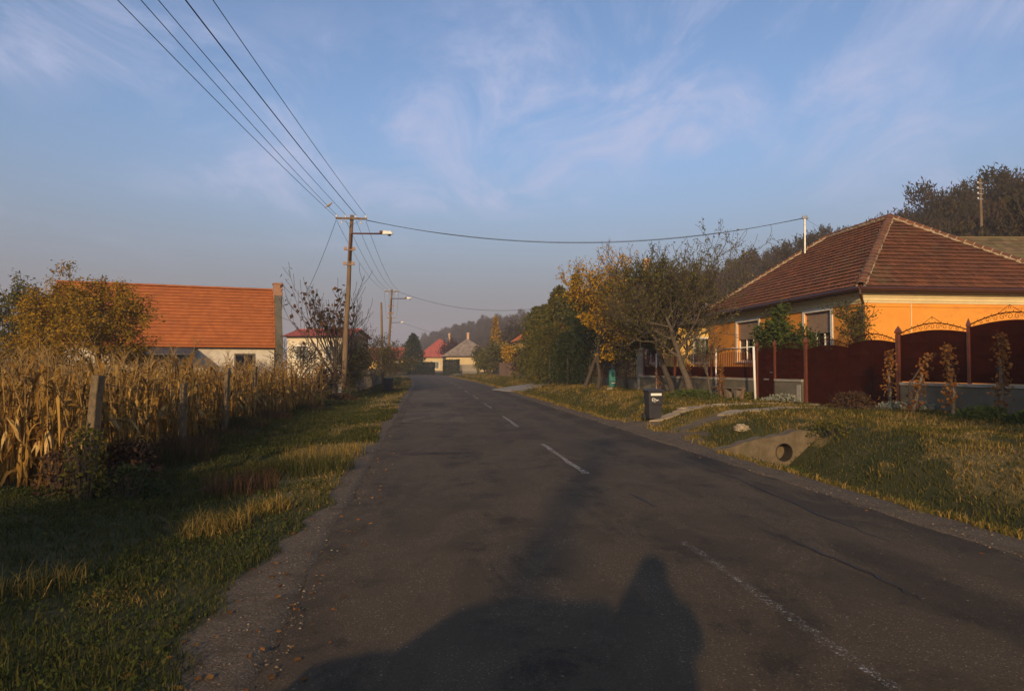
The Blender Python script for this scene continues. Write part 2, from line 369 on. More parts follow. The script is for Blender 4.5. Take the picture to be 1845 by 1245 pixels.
grc = b.mix(b.ramp(nC, .36, .64), (.075,.055,.035), (.165,.125,.080)); grc = b.mix(b.ramp(nD, .45, .7), grc, (.085,.062,.038))
vo = b.n('ShaderNodeTexVoronoi'); vo.inputs['Scale'].default_value = 26; b.L(P, vo.inputs['Vector'])
grc = b.mix(b.math('MULTIPLY', b.ramp(vo.outputs['Distance'], .30, .16), .55), grc, b.mix(b.ramp(nB, .4, .6), (.30,.25,.19), (.11,.09,.07)))
c = b.mix(b.ramp(b.math('ADD', sp.outputs[0], brk), .35, .65), c, grc)
cc = b.mix(b.ramp(nD, .3, .7), (.17,.125,.075), (.11,.085,.05)); cc = b.mix(b.ramp(nB, .56, .74), cc, (.13,.11,.06))
c = b.mix(b.ramp(b.math('ADD', sp.outputs[2], brk), .38, .62), c, cc)
hh = b.math('ADD', b.math('MULTIPLY', nB, .6), b.math('MULTIPLY', nC, .4))
M['ground'] = b.done(b.principled(c, .95, .15, 0, b.bump(hh, .7, .03))); setmats(me, M['ground'])
ground = tag(ob('ground', me), kind='structure')

# ------------------------------------------------------------------ road sheet
yr = np.concatenate([np.arange(-60, 60, .5), np.geomspace(60.5, 420, 90)])
edge = lambda y, k: .10*(vn(y*0+k*9, y, .9, 12)-.5) + .09*(vn(y*0+k*9, y, 4.0, 13)-.5)
us = np.linspace(-1, 1, 13); V = []
for k, y in enumerate(yr):
    pass
yy = np.repeat(yr, 13); uu = np.tile(us, len(yr))
el = np.where(uu < 0, edge(yy, 1), edge(yy, 2))
sx = uu*(HW + np.where(np.abs(uu) > .95, el+.03, 0))
zz = .045*(1-uu*uu) - .004 + .012*(vn(sx*1.0, yy*.35, .8, 14)-.5) - np.where(np.abs(uu) > .95, .012, 0)
V = np.stack([XC(yy)+sx, yy, zz], -1); idx = np.arange(len(V)).reshape(-1, 13)
q = np.stack([idx[:-1, :-1], idx[:-1, 1:], idx[1:, 1:], idx[1:, :-1]], -1).reshape(-1, 4)
me = npmesh('road', V, [q], [], smooth=True)
uva = me.attributes.new('lane', 'FLOAT', 'POINT'); uva.data.foreach_set('value', sx.astype(np.float32))
def roadz(s, y): return .045*(1-(s/HW)**2) - .004 + .012*(float(vn(s, y*.35, .8, 14))-.5)
def asphalt(name, base, stone, contrast=1.0, lane=True):
    b = NB(name); P = b.coord('Position')
    n1 = b.noise(P, .35, 7, .6, .6); n2 = b.noise(P, 2.2, 7, .68, .4); n3 = b.noise(P, 95, 3, .75); n4 = b.noise(P, 9, 6, .7)
    c = b.mix(b.ramp(n1, .35, .68), tuple(x*.92 for x in base), tuple(x*1.5 for x in base)); c = b.mix(b.ramp(n2, .46, .64), c, tuple(x*.60 for x in base))
    if lane:
        ln = b.n('ShaderNodeAttribute', attribute_name='lane').outputs['Fac']
        def track(x0, wd): return b.ramp(b.math('ABSOLUTE', b.math('SUBTRACT', b.math('ADD', ln, b.math('MULTIPLY', b.math('SUBTRACT', n1, .5), .5)), x0)), wd, .12)
        wear = b.math('ADD', b.math('ADD', track(-2.15, .5), track(-.75, .45)), b.math('ADD', track(.85, .45), track(2.2, .5)))
        wear = b.math('MULTIPLY', wear, b.ramp(n2, .36, .62))
        c = b.mix(b.math('MULTIPLY', wear, .60), c, tuple(x*1.8 for x in base))
        sxy = b.n('ShaderNodeSeparateXYZ'); b.L(P, sxy.inputs[0])
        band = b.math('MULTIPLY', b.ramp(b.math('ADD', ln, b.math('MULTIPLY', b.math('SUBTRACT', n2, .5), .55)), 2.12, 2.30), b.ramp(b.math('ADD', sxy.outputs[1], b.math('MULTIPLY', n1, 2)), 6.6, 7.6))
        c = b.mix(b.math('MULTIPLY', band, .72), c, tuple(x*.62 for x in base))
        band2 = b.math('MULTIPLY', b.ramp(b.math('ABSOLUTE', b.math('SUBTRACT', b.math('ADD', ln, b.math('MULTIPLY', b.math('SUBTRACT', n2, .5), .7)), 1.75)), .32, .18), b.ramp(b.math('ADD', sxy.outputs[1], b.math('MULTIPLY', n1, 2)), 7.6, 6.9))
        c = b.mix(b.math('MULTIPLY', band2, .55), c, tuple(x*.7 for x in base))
    vo = b.n('ShaderNodeTexVoronoi'); vo.inputs['Scale'].default_value = 42; vo.inputs['Randomness'].default_value = 1; b.L(P, vo.inputs['Vector'])
    pat = b.ramp(b.noise(P, 1.3, 6, .75, .6, (1, .45, 1)), .44, .58)
    spk = b.math('MULTIPLY', b.math('MULTIPLY', b.ramp(vo.outputs['Distance'], .34, .12), b.ramp(b.noise(P, 23, 5, .75), .40, .54)), b.math('ADD', b.math('MULTIPLY', pat, .92), .08)); c = b.mix(b.math('MULTIPLY', pat, .55), c, tuple(x*1.85 for x in base))
    vo2 = b.n('ShaderNodeTexVoronoi'); vo2.inputs['Scale'].default_value = 17; b.L(P, vo2.inputs['Vector'])
    spk2 = b.math('MULTIPLY', b.ramp(vo2.outputs['Distance'], .20, .08), b.ramp(n4, .52, .62))
    c = b.mix(b.math('MULTIPLY', spk, .9*contrast), c, stone)
    c = b.mix(b.math('MULTIPLY', spk2, .8*contrast), c, tuple(x*1.25 for x in stone))
    c = b.mix(b.math('MULTIPLY', b.ramp(n3, .42, .62), .5), c, tuple(x*.42 for x in base)); c = b.mix(b.math('MULTIPLY', b.ramp(b.noise(P, 38, 3, .8), .54, .68), .40), c, tuple(x*2.2 for x in base))
    h = b.math('ADD', b.math('MULTIPLY', n3, .5), b.math('ADD', b.math('MULTIPLY', spk, .6), b.math('MULTIPLY', n4, .5)))
    return b.done(b.principled(c, .88, .22, 0, b.bump(h, .9, .016)))
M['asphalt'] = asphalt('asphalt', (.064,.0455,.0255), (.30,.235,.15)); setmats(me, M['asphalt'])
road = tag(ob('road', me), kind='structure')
M['asphalt_light'] = asphalt('asphalt_light', (.088,.066,.040), (.27,.225,.165), .6, False)
M['asphalt_dark'] = asphalt('asphalt_dark', (.042,.031,.020), (.16,.135,.105), .35, False)
M['tar'] = simple('tar', (.020,.018,.017), (.028,.024,.022), 5, .6)
def lane_s(x, y): return x - float(XC(y))
def sheet(poly_s, name, mat, lift=.004, ny=14, nx=3):
    """poly_s: list of (y, s_left, s_right)"""
    ys = np.linspace(poly_s[0][0], poly_s[-1][0], ny); V = []
    for y in ys:
        l = np.interp(y, [p[0] for p in poly_s], [p[1] for p in poly_s]); r = np.interp(y, [p[0] for p in poly_s], [p[2] for p in poly_s])
        l += .05*(float(vn(y, l, 2.2, 15))-.5); r += .05*(float(vn(y, r, 2.2, 16))-.5)
        for k in range(nx):
            s = l+(r-l)*k/(nx-1); V.append((float(XC(y))+s, y, roadz(s, y)+lift))
    idx = np.arange(len(V)).reshape(ny, nx); q = np.stack([idx[:-1,:-1], idx[:-1,1:], idx[1:,1:], idx[1:,:-1]], -1).reshape(-1, 4)
    me = npmesh(name, np.array(V), [q], mat, smooth=True); at2 = me.attributes.new('lane', 'FLOAT', 'POINT')
    o = ob(name, me, road); return o
def g2(px, py):      # a road pixel -> (y, s)
    p1 = at(px, py, 10); d = p1 - Vector((0,0,CAMZ)); t = (.02-CAMZ)/d.z; P = Vector((0,0,CAMZ)) + d*t; return P.y, lane_s(P.x, P.y)
for rows, mt in (
    ([(19.5, -2.85, -.95), (26.0, -2.85, -.95)], 'asphalt_light'),
    ([(30.5, -2.9, -.75), (44, -2.9, -.8)], 'asphalt_light'),
    ([(27.2, -2.3, -1.3), (30.0, -2.2, -1.35)], 'asphalt_dark'),
    ([(25.6, -.93, .55), (26.1, -.93, .6)], 'asphalt_dark'),
    ([(12.4, -2.6, -1.2), (12.75, -2.6, -1.2)], 'asphalt_dark'),
    ([(33.5, -.7, 2.4), (34.3, -.7, 2.5)], 'asphalt_light'),
): sheet(rows, 'asphalt_patch', M[mt])
def crack(pts, w0):
    """pts: (px,py) polyline on the road"""
    P = []; 
    for (a, c), (d, e) in zip(pts[:-1], pts[1:]):
        n = 9
        for k in range(n): P.append((a+(d-a)*k/n, c+(e-c)*k/n))
    P.append(pts[-1]); mb = MB(); V = []; last = None
    for i, (u, v) in enumerate(P):
        y, s = g2(u, v); jit = .10*(float(vn(i*.45, s, 1, 17))-.5); s += jit; wd = w0*(.35+.9*float(vn(i*.8, y, 1, 18)))*(.25+.75*math.sin(math.pi*(i+.3)/len(P)))
        V += [(float(XC(y))+s-wd, y, roadz(s-wd, y)+.008), (float(XC(y))+s+wd, y, roadz(s+wd, y)+.008)]
    mb.add(V, [(2*i, 2*i+1, 2*i+3, 2*i+2) for i in range(len(P)-1)]); return mb.build('road_crack', M['tar'], road)
crack([(1230, 830), (1330, 862), (1430, 905), (1520, 945), (1610, 975)], .016)
crack([(1370, 955), (1450, 985), (1530, 1020), (1620, 1060), (1655, 1085)], .014)
crack([(1655, 1085), (1620, 1094), (1560, 1090)], .010)
crack([(1125, 890), (1150, 898), (1186, 918)], .016)
crack([(960, 752), (985, 760), (1000, 770)], .02)
crack([(1240, 880), (1320, 884), (1395, 889)], .012)
# ------------------------------------------------------------------ painted centre line
b = NB('road_paint'); P = b.coord('Position')
c = b.mix(b.ramp(b.noise(P, 6, 5, .6), .35, .65), (.62,.58,.49), (.45,.41,.34))
wear = b.math('MAXIMUM', b.ramp(b.noise(P, 48, 5, .85), .40, .54), b.ramp(b.noise(P, 1.1, 5, .7), .50, .66))
nearw = b.n('ShaderNodeSeparateXYZ'); b.L(P, nearw.inputs[0])
wear = b.math('MAXIMUM', wear, b.math('MULTIPLY', b.ramp(nearw.outputs[1], 7.5, 6.5), b.ramp(b.noise(P, 33, 6, .9), .36, .50)))
tr_ = b.n('ShaderNodeBsdfTransparent'); pr = b.principled(c, .8, .2); mx = b.n('ShaderNodeMixShader')
b.L(wear, mx.inputs[0]); b.L(pr.outputs[0], mx.inputs[1]); b.L(tr_.outputs[0], mx.inputs[2]); M['paint'] = b.done(mx)
y0 = 2.35
while y0 < 120:
    o = sheet([(y0, .16-.045+.009*y0, .16+.045+.009*y0), (y0+3.8, .16-.045+.009*(y0+3.8), .16+.045+.009*(y0+3.8))] if y0 < 40 else [(y0, .44, .56), (y0+3.8, .44, .56)], 'centre_line_dash', M['paint'], .012, 8)
    y0 += 7.7
# ================================================================== houses
def tile_mesh(name, w_, l_, t_, mat, roll=True):
    mb = MB()      # a flat clay tile with a raised rolled edge, lying in local x (across) / y (up the slope)
    mb.box8((-w_/2, -.02, t_), (w_*.86, 0, 0), (0, l_+.04, -t_*1.0), (0, 0, -.014))
    if not roll: mb = MB(); a_, c_ = -w_/2, w_/2; mb.add([(a_,-.02,t_), (c_,-.02,t_), (c_,l_+.04,.002), (a_,l_+.04,.002), (a_,.025,0), (c_,.025,0), (c_,l_+.04,-.01), (a_,l_+.04,-.01)], [(0,1,2,3), (0,4,5,1), (7,6,5,4), (1,5,6,2), (0,3,7,4), (3,2,6,7)])
    else: mb.box8((-w_/2+w_*.86, -.02, t_+.012), (w_*.13, 0, 0), (0, l_+.04, -t_*1.0), (0, 0, -.024))
    return mb.mesh(name, mat)
def roof_face(P0, P1, P2, P3, ex=.32, tw=.235, jit=1.0):
    """rows of tile frames on the quad eave P0->P1, ridge P3->P2 (P0 under P3); returns matrices"""
    P0, P1, P2, P3 = map(Vector, (P0, P1, P2, P3)); u = (P1-P0).normalized()
    nrm = u.cross(P3-P0).normalized()
    if nrm.z < 0: nrm = -nrm
    v = nrm.cross(u).normalized()
    if v.z < 0: v = -v
    H = (P3-P0).dot(v); l3 = (P3-P0).dot(u); l2 = (P2-P0).dot(u); L = (P1-P0).length
    xax = v.cross(nrm); out = []; n = int(H/ex)+1; ex = H/n
    for r in range(n):
        h = (r+.5)*ex; a = l3*h/H; bb = L + (l2-L)*h/H; off = .5*tw*(r % 2)
        k0 = math.ceil((a-off)/tw - .2); k1 = math.floor((bb-off)/tw + .2)
        for k in range(k0, k1):
            x = off+(k+.5)*tw
            if x < a+tw*.3 or x > bb-tw*.3: continue
            p = P0 + u*x + v*(r*ex) + nrm*.012
            m = Matrix((xax, v, nrm)).transposed().to_4x4(); j = Matrix.Rotation(jit*random.uniform(-.012, .012), 4, 'Z') @ Matrix.Rotation(jit*random.uniform(-.02, .02), 4, 'X')
            m.translation = p + nrm*random.uniform(0, .008)*jit; out.append(m @ j)
    return out, ex
def place_tiles(roof, frames, me, nsep, name='roof_tile'):
    """the nsep nearest tiles as objects, the rest as one stuff part"""
    W = roof.matrix_basis if roof.parent is None else roof.parent.matrix_basis @ roof.matrix_basis
    cp = Vector((0, 0, CAMZ)); order = sorted(frames, key=lambda m: (W @ m.translation - cp).length)
    for m in order[:nsep]:
        o = ob(name, me, roof); o.matrix_basis = m
    rest = order[nsep:]
    if rest:
        co = np.array([v.co[:] for v in me.vertices]); fc = np.array([list(p.vertices) for p in me.polygons]); nv = len(co); V = []; 
        for m in rest: A = np.array(m); V.append(co @ A[:3, :3].T + A[:3, 3])
        Fc = (fc[None] + (np.arange(len(rest))*nv)[:, None, None]).reshape(-1, 4)
        o = ob('tile_field', npmesh('tile_field', np.concatenate(V), [Fc], me.materials[0]), roof); o['kind'] = 'stuff'
def cap_mesh(name, mat, ln=.36, r=.125, rim=None):
    mb = MB(); n = 7; V = []
    for j, (y, k) in enumerate(((-.03, 1.12), (ln, .92))):
        for i in range(n): t = math.pi*i/(n-1); V.append((r*k*math.cos(t), y, r*k*math.sin(t)*.85))
        for i in range(n): t = math.pi*i/(n-1); V.append(((r*k-.02)*math.cos(t), y, (r*k-.02)*math.sin(t)*.85))
    f = []
    for i in range(n-1): f += [(i, i+1, 2*n+i+1, 2*n+i), (n+i+1, n+i, 3*n+i, 3*n+i+1), (i+1, i, n+i, n+i+1), (2*n+i, 2*n+i+1, 3*n+i+1, 3*n+i)]
    mb.add(V, f); mb.cur = 1; V = []
    for y, k in ((-.035, 1.17), (.0, 1.13)):
        for i in range(n): t = math.pi*i/(n-1); V.append((r*k*math.cos(t), y, r*k*math.sin(t)*.85+.004))
    mb.add(V, [(i, i+1, n+i+1, n+i) for i in range(n-1)]); return mb.mesh(name, [mat, rim or M['mortar']])
def cap_row(roof, A, B, me, mortar, up=(0,0,1), name='ridge_tile', lift=.02):
    A, B = Vector(A), Vector(B); d = (B-A).normalized(); n = max(1, round((B-A).length/.34)); step = (B-A).length/n
    zx = Vector(up); x = d.cross(zx).normalized(); z = x.cross(d).normalized()
    for i in range(n):
        o = ob(name, me, roof); m = Matrix((x, d, z)).transposed().to_4x4(); m.translation = A + d*step*i + z*(lift + .012*random.random())
        o.matrix_basis = m @ Matrix.Rotation(random.uniform(-.05, .05), 4, 'Z') @ Matrix.Rotation(.05, 4, 'X')
    if mortar:      # lime mortar bedding squeezed out along both sides
        mb = MB(); rr = random.Random(3)
        for sgn in (-1, 1):
            k = 0.0
            while k < (B-A).length-.12:
                w_ = rr.uniform(.07, .16); p = A + d*k + x*sgn*rr.uniform(.115, .15) + z*(-.03)
                mb.box8(p - x*.03, x*.06*rr.uniform(.7, 1.5), d*w_*1.05, z*rr.uniform(.05, .10)); k += w_
        mb.build('mortar_bedding', mortar, roof)['kind'] = 'stuff'
def wall_open(mb, p, d, L, z0, z1, t, ops):
    """wall from p along d (2D unit), thickness t to the left of d, with openings (a,b,za,zb)"""
    d = Vector((d[0], d[1], 0)); nrm = Vector((-d.y, d.x, 0)); p = Vector((p[0], p[1], 0)); x = 0
    def bx(a, c, q, r):
        if c-a > 1e-4 and r-q > 1e-4: mb.box8(p + d*a + Vector((0,0,q)), d*(c-a), nrm*t, (0,0,r-q))
    for a, c, za, zb in sorted(ops):
        bx(x, a, z0, z1); bx(a, c, z0, za); bx(a, c, zb, z1); x = c
    bx(x, L, z0, z1)
def window(root, p, d, a, c, za, zb, inset=.16, shutter=0., mull=2, frame_out=.12, fmat='white', curtain=True):
    """a window in an opening: surround, frame, pane, roller shutter; outward side is to the right of d"""
    D = Vector((d[0], d[1], 0)); O = Vector((d[1], -d[0], 0)); p = Vector((p[0], p[1], 0)); Z_ = Vector((0,0,1)); o = None
    at3 = lambda x, y, z: p + D*x + O*y + Z_*z
    mb = MB(); f = frame_out
    if f:
        mb.box8(at3(a-f, .003, za-.02), D*f, O*.035, Z_*(zb-za+f+.02)); mb.box8(at3(c, .003, za-.02), D*f, O*.035, Z_*(zb-za+f+.02))
        mb.box8(at3(a, .003, zb), D*(c-a), O*.033, Z_*f)
    w0 = .05; y = -inset
    for k in range(mull+1):
        x = a + (c-a-w0)*k/mull; mb.box8(at3(x, y, za), D*w0, O*.06, Z_*(zb-za))
    mb.box8(at3(a+w0, y+.002, za), D*(c-a-2*w0), O*.05, Z_*w0); mb.box8(at3(a+w0, y+.002, zb-w0), D*(c-a-2*w0), O*.05, Z_*w0)
    o = mb.build('window', M[fmat], root)
    g = MB(); g.box8(at3(a+.01, y-.03, za+.01), D*(c-a-.02), O*.012, Z_*(zb-za-.02)); g.build('pane', M['glass_clear'], o)
    if curtain:
        g = MB(); n = 40; V = []
        for k in range(n+1):
            x = a+.03+(c-a-.06)*k/n; yy_ = y-.14+.02*math.sin(k*1.9)
            V += [at3(x, yy_, za+.02), at3(x, yy_, zb-.02)]
        g.add(V, [(2*k, 2*k+2, 2*k+3, 2*k+1) for k in range(n) if (k % 13) < 9]); g.build('curtain', M['curtain'], o)
    g = MB(); g.box8(at3(a-f-.03, 0.003, za-.07), D*(c-a+2*f+.06), O*.09, Z_*.05); g.build('sill', M[fmat], o)
    if shutter:
        g = MB(); n = int((zb-za)*shutter/.055)
        for k in range(n): g.box8(at3(a+.004, y+.075, zb-.055*(k+1)), D*(c-a-.008), O*.016, Z_*.050)
        g.build('roller_shutter', M['shutter'], o)
    return o
b = NB('glass_clear'); gl = b.n('ShaderNodeBsdfGlossy'); gl.inputs['Roughness'].default_value = .03; tp = b.n('ShaderNodeBsdfTransparent'); tp.inputs[0].default_value = (.75,.78,.78,1)
fr = b.n('ShaderNodeFresnel'); fr.inputs[0].default_value = 1.5; mx = b.n('ShaderNodeMixShader'); b.L(fr.outputs[0], mx.inputs[0]); b.L(tp.outputs[0], mx.inputs[1]); b.L(gl.outputs[0], mx.inputs[2]); M['glass_clear'] = b.done(mx)
M['dark_room'] = simple('dark_room', (.05,.042,.035), (.04,.035,.03), 2, .9)

TH = math.atan(.13)       # houses on the right stand parallel to the street
# ---------------------------------------------------------------- orange house behind the maroon fence
hx, hy, hz0 = 12.7, 24.2, .30
H = empty('orange_house', (hx, hy, hz0), TH, 'orange plastered house with brown hipped tile roof behind the maroon fence', 'house')
W_, L_ = 10.0, 14.64; ez = 4.27; rz_ = 8.05
i0 = .45; wx0, wx1, wy0, wy1 = i0, W_-i0, i0, L_-i0; zt = 4.10
ops = [(L_-i0 - 4.35 - 0, L_-i0-2.5, 1.62, 3.62), (L_-i0-10.6, L_-i0-8.35, 1.62, 3.62)]
mb = MB()
wall_open(mb, (wx0, wy1), (0, -1), wy1-wy0, 0, zt, .38, [(a, c, q, r) for a, c, q, r in ops])
wall_open(mb, (wx0+.381, wy0), (1, 0), wx1-wx0-.381, 0, zt, .38, [])
wall_open(mb, (wx1, wy0+.381), (0, 1), wy1-wy0-.381, 0, zt, .38, [])
wall_open(mb, (wx1-.381, wy1), (-1, 0), wx1-wx0-.762, 0, zt, .38, [])
mb.build('wall', M['plaster_orange'], H)
mb = MB(); mb.box(wx0+.4, wx0+4, wy0+.4, wy1-.4, .9, 1.0); mb.box(wx0+3.9, wx0+4, wy0+.4, wy1-.4, 1.0, 4.0); mb.build('room', M['dark_room'], H)
for a, c, q, r in ops: window(H, (wx0, wy1), (0, -1), a, c, q, r, .17, .44, 3, .15)
mb = MB()      # stepped cream cornice under the eaves
for k, (o_, za, zb) in enumerate(((.03, 3.72, 3.80), (.06, 3.80, 3.93), (.10, 3.93, 4.0), (.16, 4.0, 4.09), (.26, 4.09, 4.17), (.37, 4.17, 4.215))):
    mb.box(wx0-o_, wx1+o_, wy0-o_, wy0, za, zb); mb.box(wx0-o_, wx0, wy0, wy1+o_, za, zb); mb.box(wx1, wx1+o_, wy0, wy1+o_, za, zb)
mb.build('cornice', M['cream'], H)
mb = MB(); mb.box(wx0, wx1, wy0-.028, wy0, 3.58, 3.63); mb.box(wx0-.028, wx0, wy0, wy1, 3.70, 3.715); mb.build('string_course', M['plaster_orange'], H)
mb = MB(); mb.box(wx0-.05, wx1+.05, wy0-.05, wy0-.001, 0, .7); mb.box(wx0-.05, wx0-.001, wy0, wy1, 0, .7); mb.build('plinth', M['concrete_dark'], H)
mb = MB(); mb.tube([(2.35, wy0-.02, .5), (2.35, wy0-.02, 3.72)], .018, 6); mb.build('cable_conduit', M['cream'], H)
# roof: deck, tiles, caps
E = [(0,0,ez), (W_,0,ez), (W_,L_,ez), (0,L_,ez)]; A1 = (5,5,rz_); A2 = (5,9.64,rz_)
mb = MB(); mb.add([*E, A1, A2, *[(x, y, z-.10) for x, y, z in E]], [(0,1,4), (1,2,5,4), (2,3,5), (3,0,4,5), (9,8,7,6), (0,6,7,1), (1,7,8,2), (2,8,9,3), (3,9,6,0)])
roof = mb.build('roof', M['tile_maroon'], H)
tm = tile_mesh('roof_tile', .235, .33, .060, M['tile_maroon'])
f1, _ = roof_face((0,L_,ez), (0,0,ez), A1, A2); f2, _ = roof_face((0,0,ez), (W_,0,ez), A1, A1); f3, _ = roof_face((W_,0,ez), (W_,L_,ez), A2, A1)
bpy.context.view_layer.update()
place_tiles(roof, f1+f2, tm, 300); 
fr3 = ob('tile_field', None) if False else None
capm = cap_mesh('ridge_tile', M['tile_maroon'], .36, .155)
for A, B in (((.05,.05,ez+.03), A1), ((W_-.05,.05,ez+.03), A1), (A1, A2), ((.05,L_-.05,ez+.03), A2)): cap_row(roof, A, B, capm, M['mortar'])
mb = MB()      # half round gutters
for p, q_ in (((-.07,-.07,ez-.06), (W_+.07,-.07,ez-.06)), ((-.07,-.07,ez-.06), (-.07,L_+.07,ez-.06))): mb.tube([p, q_], .075, 8)
mb.box(-.02, W_, -.012, -.002, ez-.17, ez-.05) ; mb.box(-.012, -.002, 0, L_, ez-.17, ez-.05)
mb.build('gutter', M['gutter'], H)
mb = MB(); mb.tube([(-.05,-.05,ez-.1), (-.05,-.05,ez-.25), (wx0-.10, wy0-.10, ez-.62), (wx0-.10, wy0-.10, .4)], .05, 8); mb.build('downpipe', M['gutter'], H)
# service mast on the roof
mp = at(1450, 452, 34.5); ml = Matrix.Translation((hx, hy, hz0)) @ Matrix.Rotation(TH, 4, 'Z'); mloc = ml.inverted() @ mp
mb = MB(); mb.tube([(mloc.x, mloc.y, mloc.z-.5), (mloc.x+.03, mloc.y, mloc.z+1.75)], .05, 8)
mast = mb.build('service_mast', M['steel'], H)
mb = MB(); mb.box(mloc.x-.12, mloc.x+.20, mloc.y-.06, mloc.y+.06, mloc.z+1.66, mloc.z+1.74)
for k in range(3): mb.lathe((mloc.x-.10+.12*k, mloc.y, mloc.z+1.74), [(.03,0), (.04,.03), (.03,.06), (.035,.09), (.01,.12)], 8)
mb.build('insulator_bracket', M['steel'], mast)
MASTTOP = ml @ Vector((mloc.x, mloc.y, mloc.z+1.72))

# ---------------------------------------------------------------- generic far / near houses
def hip_house(name, label, E0, rot, W, L, ez, rise, wallm, roofm, z0=0, hip=True, wins=(), chim=None, over=.4, ex=.45, plinth=True, tiles=False, tw=.5, zoff=0):
    rt = empty(name, (E0[0], E0[1], z0), rot, label, 'house'); i = over; zt = ez-.12
    mb = MB(); o1 = [(a, c, q, r) for s_, a, c, q, r in wins if s_ == 'L']; o2 = [(a, c, q, r) for s_, a, c, q, r in wins if s_ == 'F']
    wall_open(mb, (i, L-i), (0, -1), L-2*i, -.3, zt, .35, o1); wall_open(mb, (i+.351, i), (1, 0), W-2*i-.351, -.3, zt, .35, o2)
    wall_open(mb, (W-i, i+.351), (0, 1), L-2*i-.351, -.3, zt, .35, []); wall_open(mb, (W-i-.351, L-i), (-1, 0), W-2*i-.702, -.3, zt, .35, [])
    if not hip:
        mb.prism([(i, i, zt), (W-i, i, zt), (W/2, i, ez+rise-.25)], (0, .35, 0)); mb.prism([(i, L-i-.35, zt), (W-i, L-i-.35, zt), (W/2, L-i-.35, ez+rise-.25)], (0, .35, 0))
    mb.build('wall', wallm, rt)
    for a, c, q, r in o1: window(rt, (i, L-i), (0, -1), a, c, q, r, .12, 0, 2, .10)
    for a, c, q, r in o2: window(rt, (i+.351, i), (1, 0), a, c, q, r, .12, 0, 2, .10)
    if plinth: mb = MB(); mb.box(i-.05, W-i, i-.05, i-.002, -.3, .5); mb.box(i-.05, i-.002, i, L-i, -.3, .5); mb.build('plinth', M['concrete_dark'], rt)
    h = W/2 if hip else 0; rz = ez+rise; E = [(0,0,ez), (W,0,ez), (W,L,ez), (0,L,ez)]; A1 = (W/2, h, rz); A2 = (W/2, L-h, rz)
    mb = MB(); fs = [(1,2,5,4), (3,0,4,5), (9,8,7,6), (0,6,7,1), (1,7,8,2), (2,8,9,3), (3,9,6,0)] + ([(0,1,4), (2,3,5)] if hip else [])
    mb.add([*E, A1, A2, *[(x, y, z-.1) for x, y, z in E]], fs); rf = mb.build('roof', roofm, rt)
    frames, ex2 = roof_face((0,L,ez), (0,0,ez), A1, A2, ex, tw)
    if hip: frames += roof_face((0,0,ez), (W,0,ez), A1, A1, ex, tw)[0]
    else: frames += roof_face((W,0,ez), (W,L,ez), A2, A1, ex, tw)[0]
    place_tiles(rf, frames, tile_mesh('roof_tile', tw, ex2, .03, roofm), 0)
    mb = MB(); mb.tube([A1, A2], .10, 6)
    if hip:
        for A, B in ((E[0], A1), (E[1], A1), (E[3], A2)): mb.tube([A, B], .10, 6)
    mb.build('ridge', roofm, rf)
    mb = MB(); mb.tube([(-.05,-.05,ez-.06), (-.05,L,ez-.06)], .06, 6)
    if hip: mb.tube([(-.05,-.05,ez-.06), (W,-.05,ez-.06)], .06, 6)
    mb.build('gutter', M['gutter'], rt)
    if chim:
        for cx_, cy_, ct in chim:
            mb = MB(); mb.box(cx_-.24, cx_+.24, cy_-.24, cy_+.24, ez+rise*.3, ct-.12); mb.box(cx_-.30, cx_+.30, cy_-.30, cy_+.30, ct-.12, ct); mb.build('chimney', M['brick_light'], rf)
    return rt
M['brick_light'] = simple('brick_light', (.56,.36,.22), (.46,.28,.17), 5, .9, .3)
hip_house('yellow_house', 'yellow house with grey tiled roof beyond the orange house, behind the apple trees', (7.2, 45.5), TH, 10, 14, 4.2, 3.3, M['yellow'], M['tile_grey'], .4,
          wins=[('F', 4.9, 6.1, 1.5, 3.2), ('F', 1.2, 2.4, 1.5, 3.2), ('L', 10, 11.4, 1.4, 3.1), ('L', 6, 7.4, 1.4, 3.1)], chim=[(3.6, 4.4, 9.4)])
hip_house('mossy_roof_house', 'low house with mossy tile roof behind the orange house', (49.0, 35.5), TH+R(84), 11, 23, 4.4, 3.9, M['whitewash'], M['tile_moss'], 1.2, hip=False)
hip_house('grey_roof_house', 'pale yellow house with grey hipped roof at the bend of the road', (-13.9, 137), R(9), 10.5, 15, 3.7, 3.7, M['cream_wall'] if 'cream_wall' in M else M['yellow'], M['tile_grey'], .1,
          wins=[('L', 11.2, 13.4, 1.0, 2.9)], chim=[(5.6, 8.5, 9.0)], ex=.6)
hip_house('red_roof_house', 'house with bright red hipped roof behind the dark conifer', (-24, 172), R(12), 12, 14, 4.0, 5.0, M['cream_wall'], M['tile_red'], .1, wins=[('F', 3, 4.4, 1, 2.8)], chim=[(8.6, 7, 10.6)], ex=.7)
hip_house('long_roof_house', 'long low house with faded red roof left of the conifer', (-28.5, 176), R(75), 9, 18, 3.4, 3.3, M['yellow'], M['tile_red'], .1, hip=False, ex=.7)
hip_house('gabled_house', 'house with rust red roof half hidden behind autumn trees', (1.5, 88), R(8), 9, 12, 5.0, 3.4, M['yellow'], M['tile_orange'], .3, wins=[('F', 2, 3.2, 1.3, 2.8), ('F', 5, 6.2, 1.3, 2.8)], chim=[(3, 4.5, 9.0), (6.5, 5, 8.8)], ex=.55)
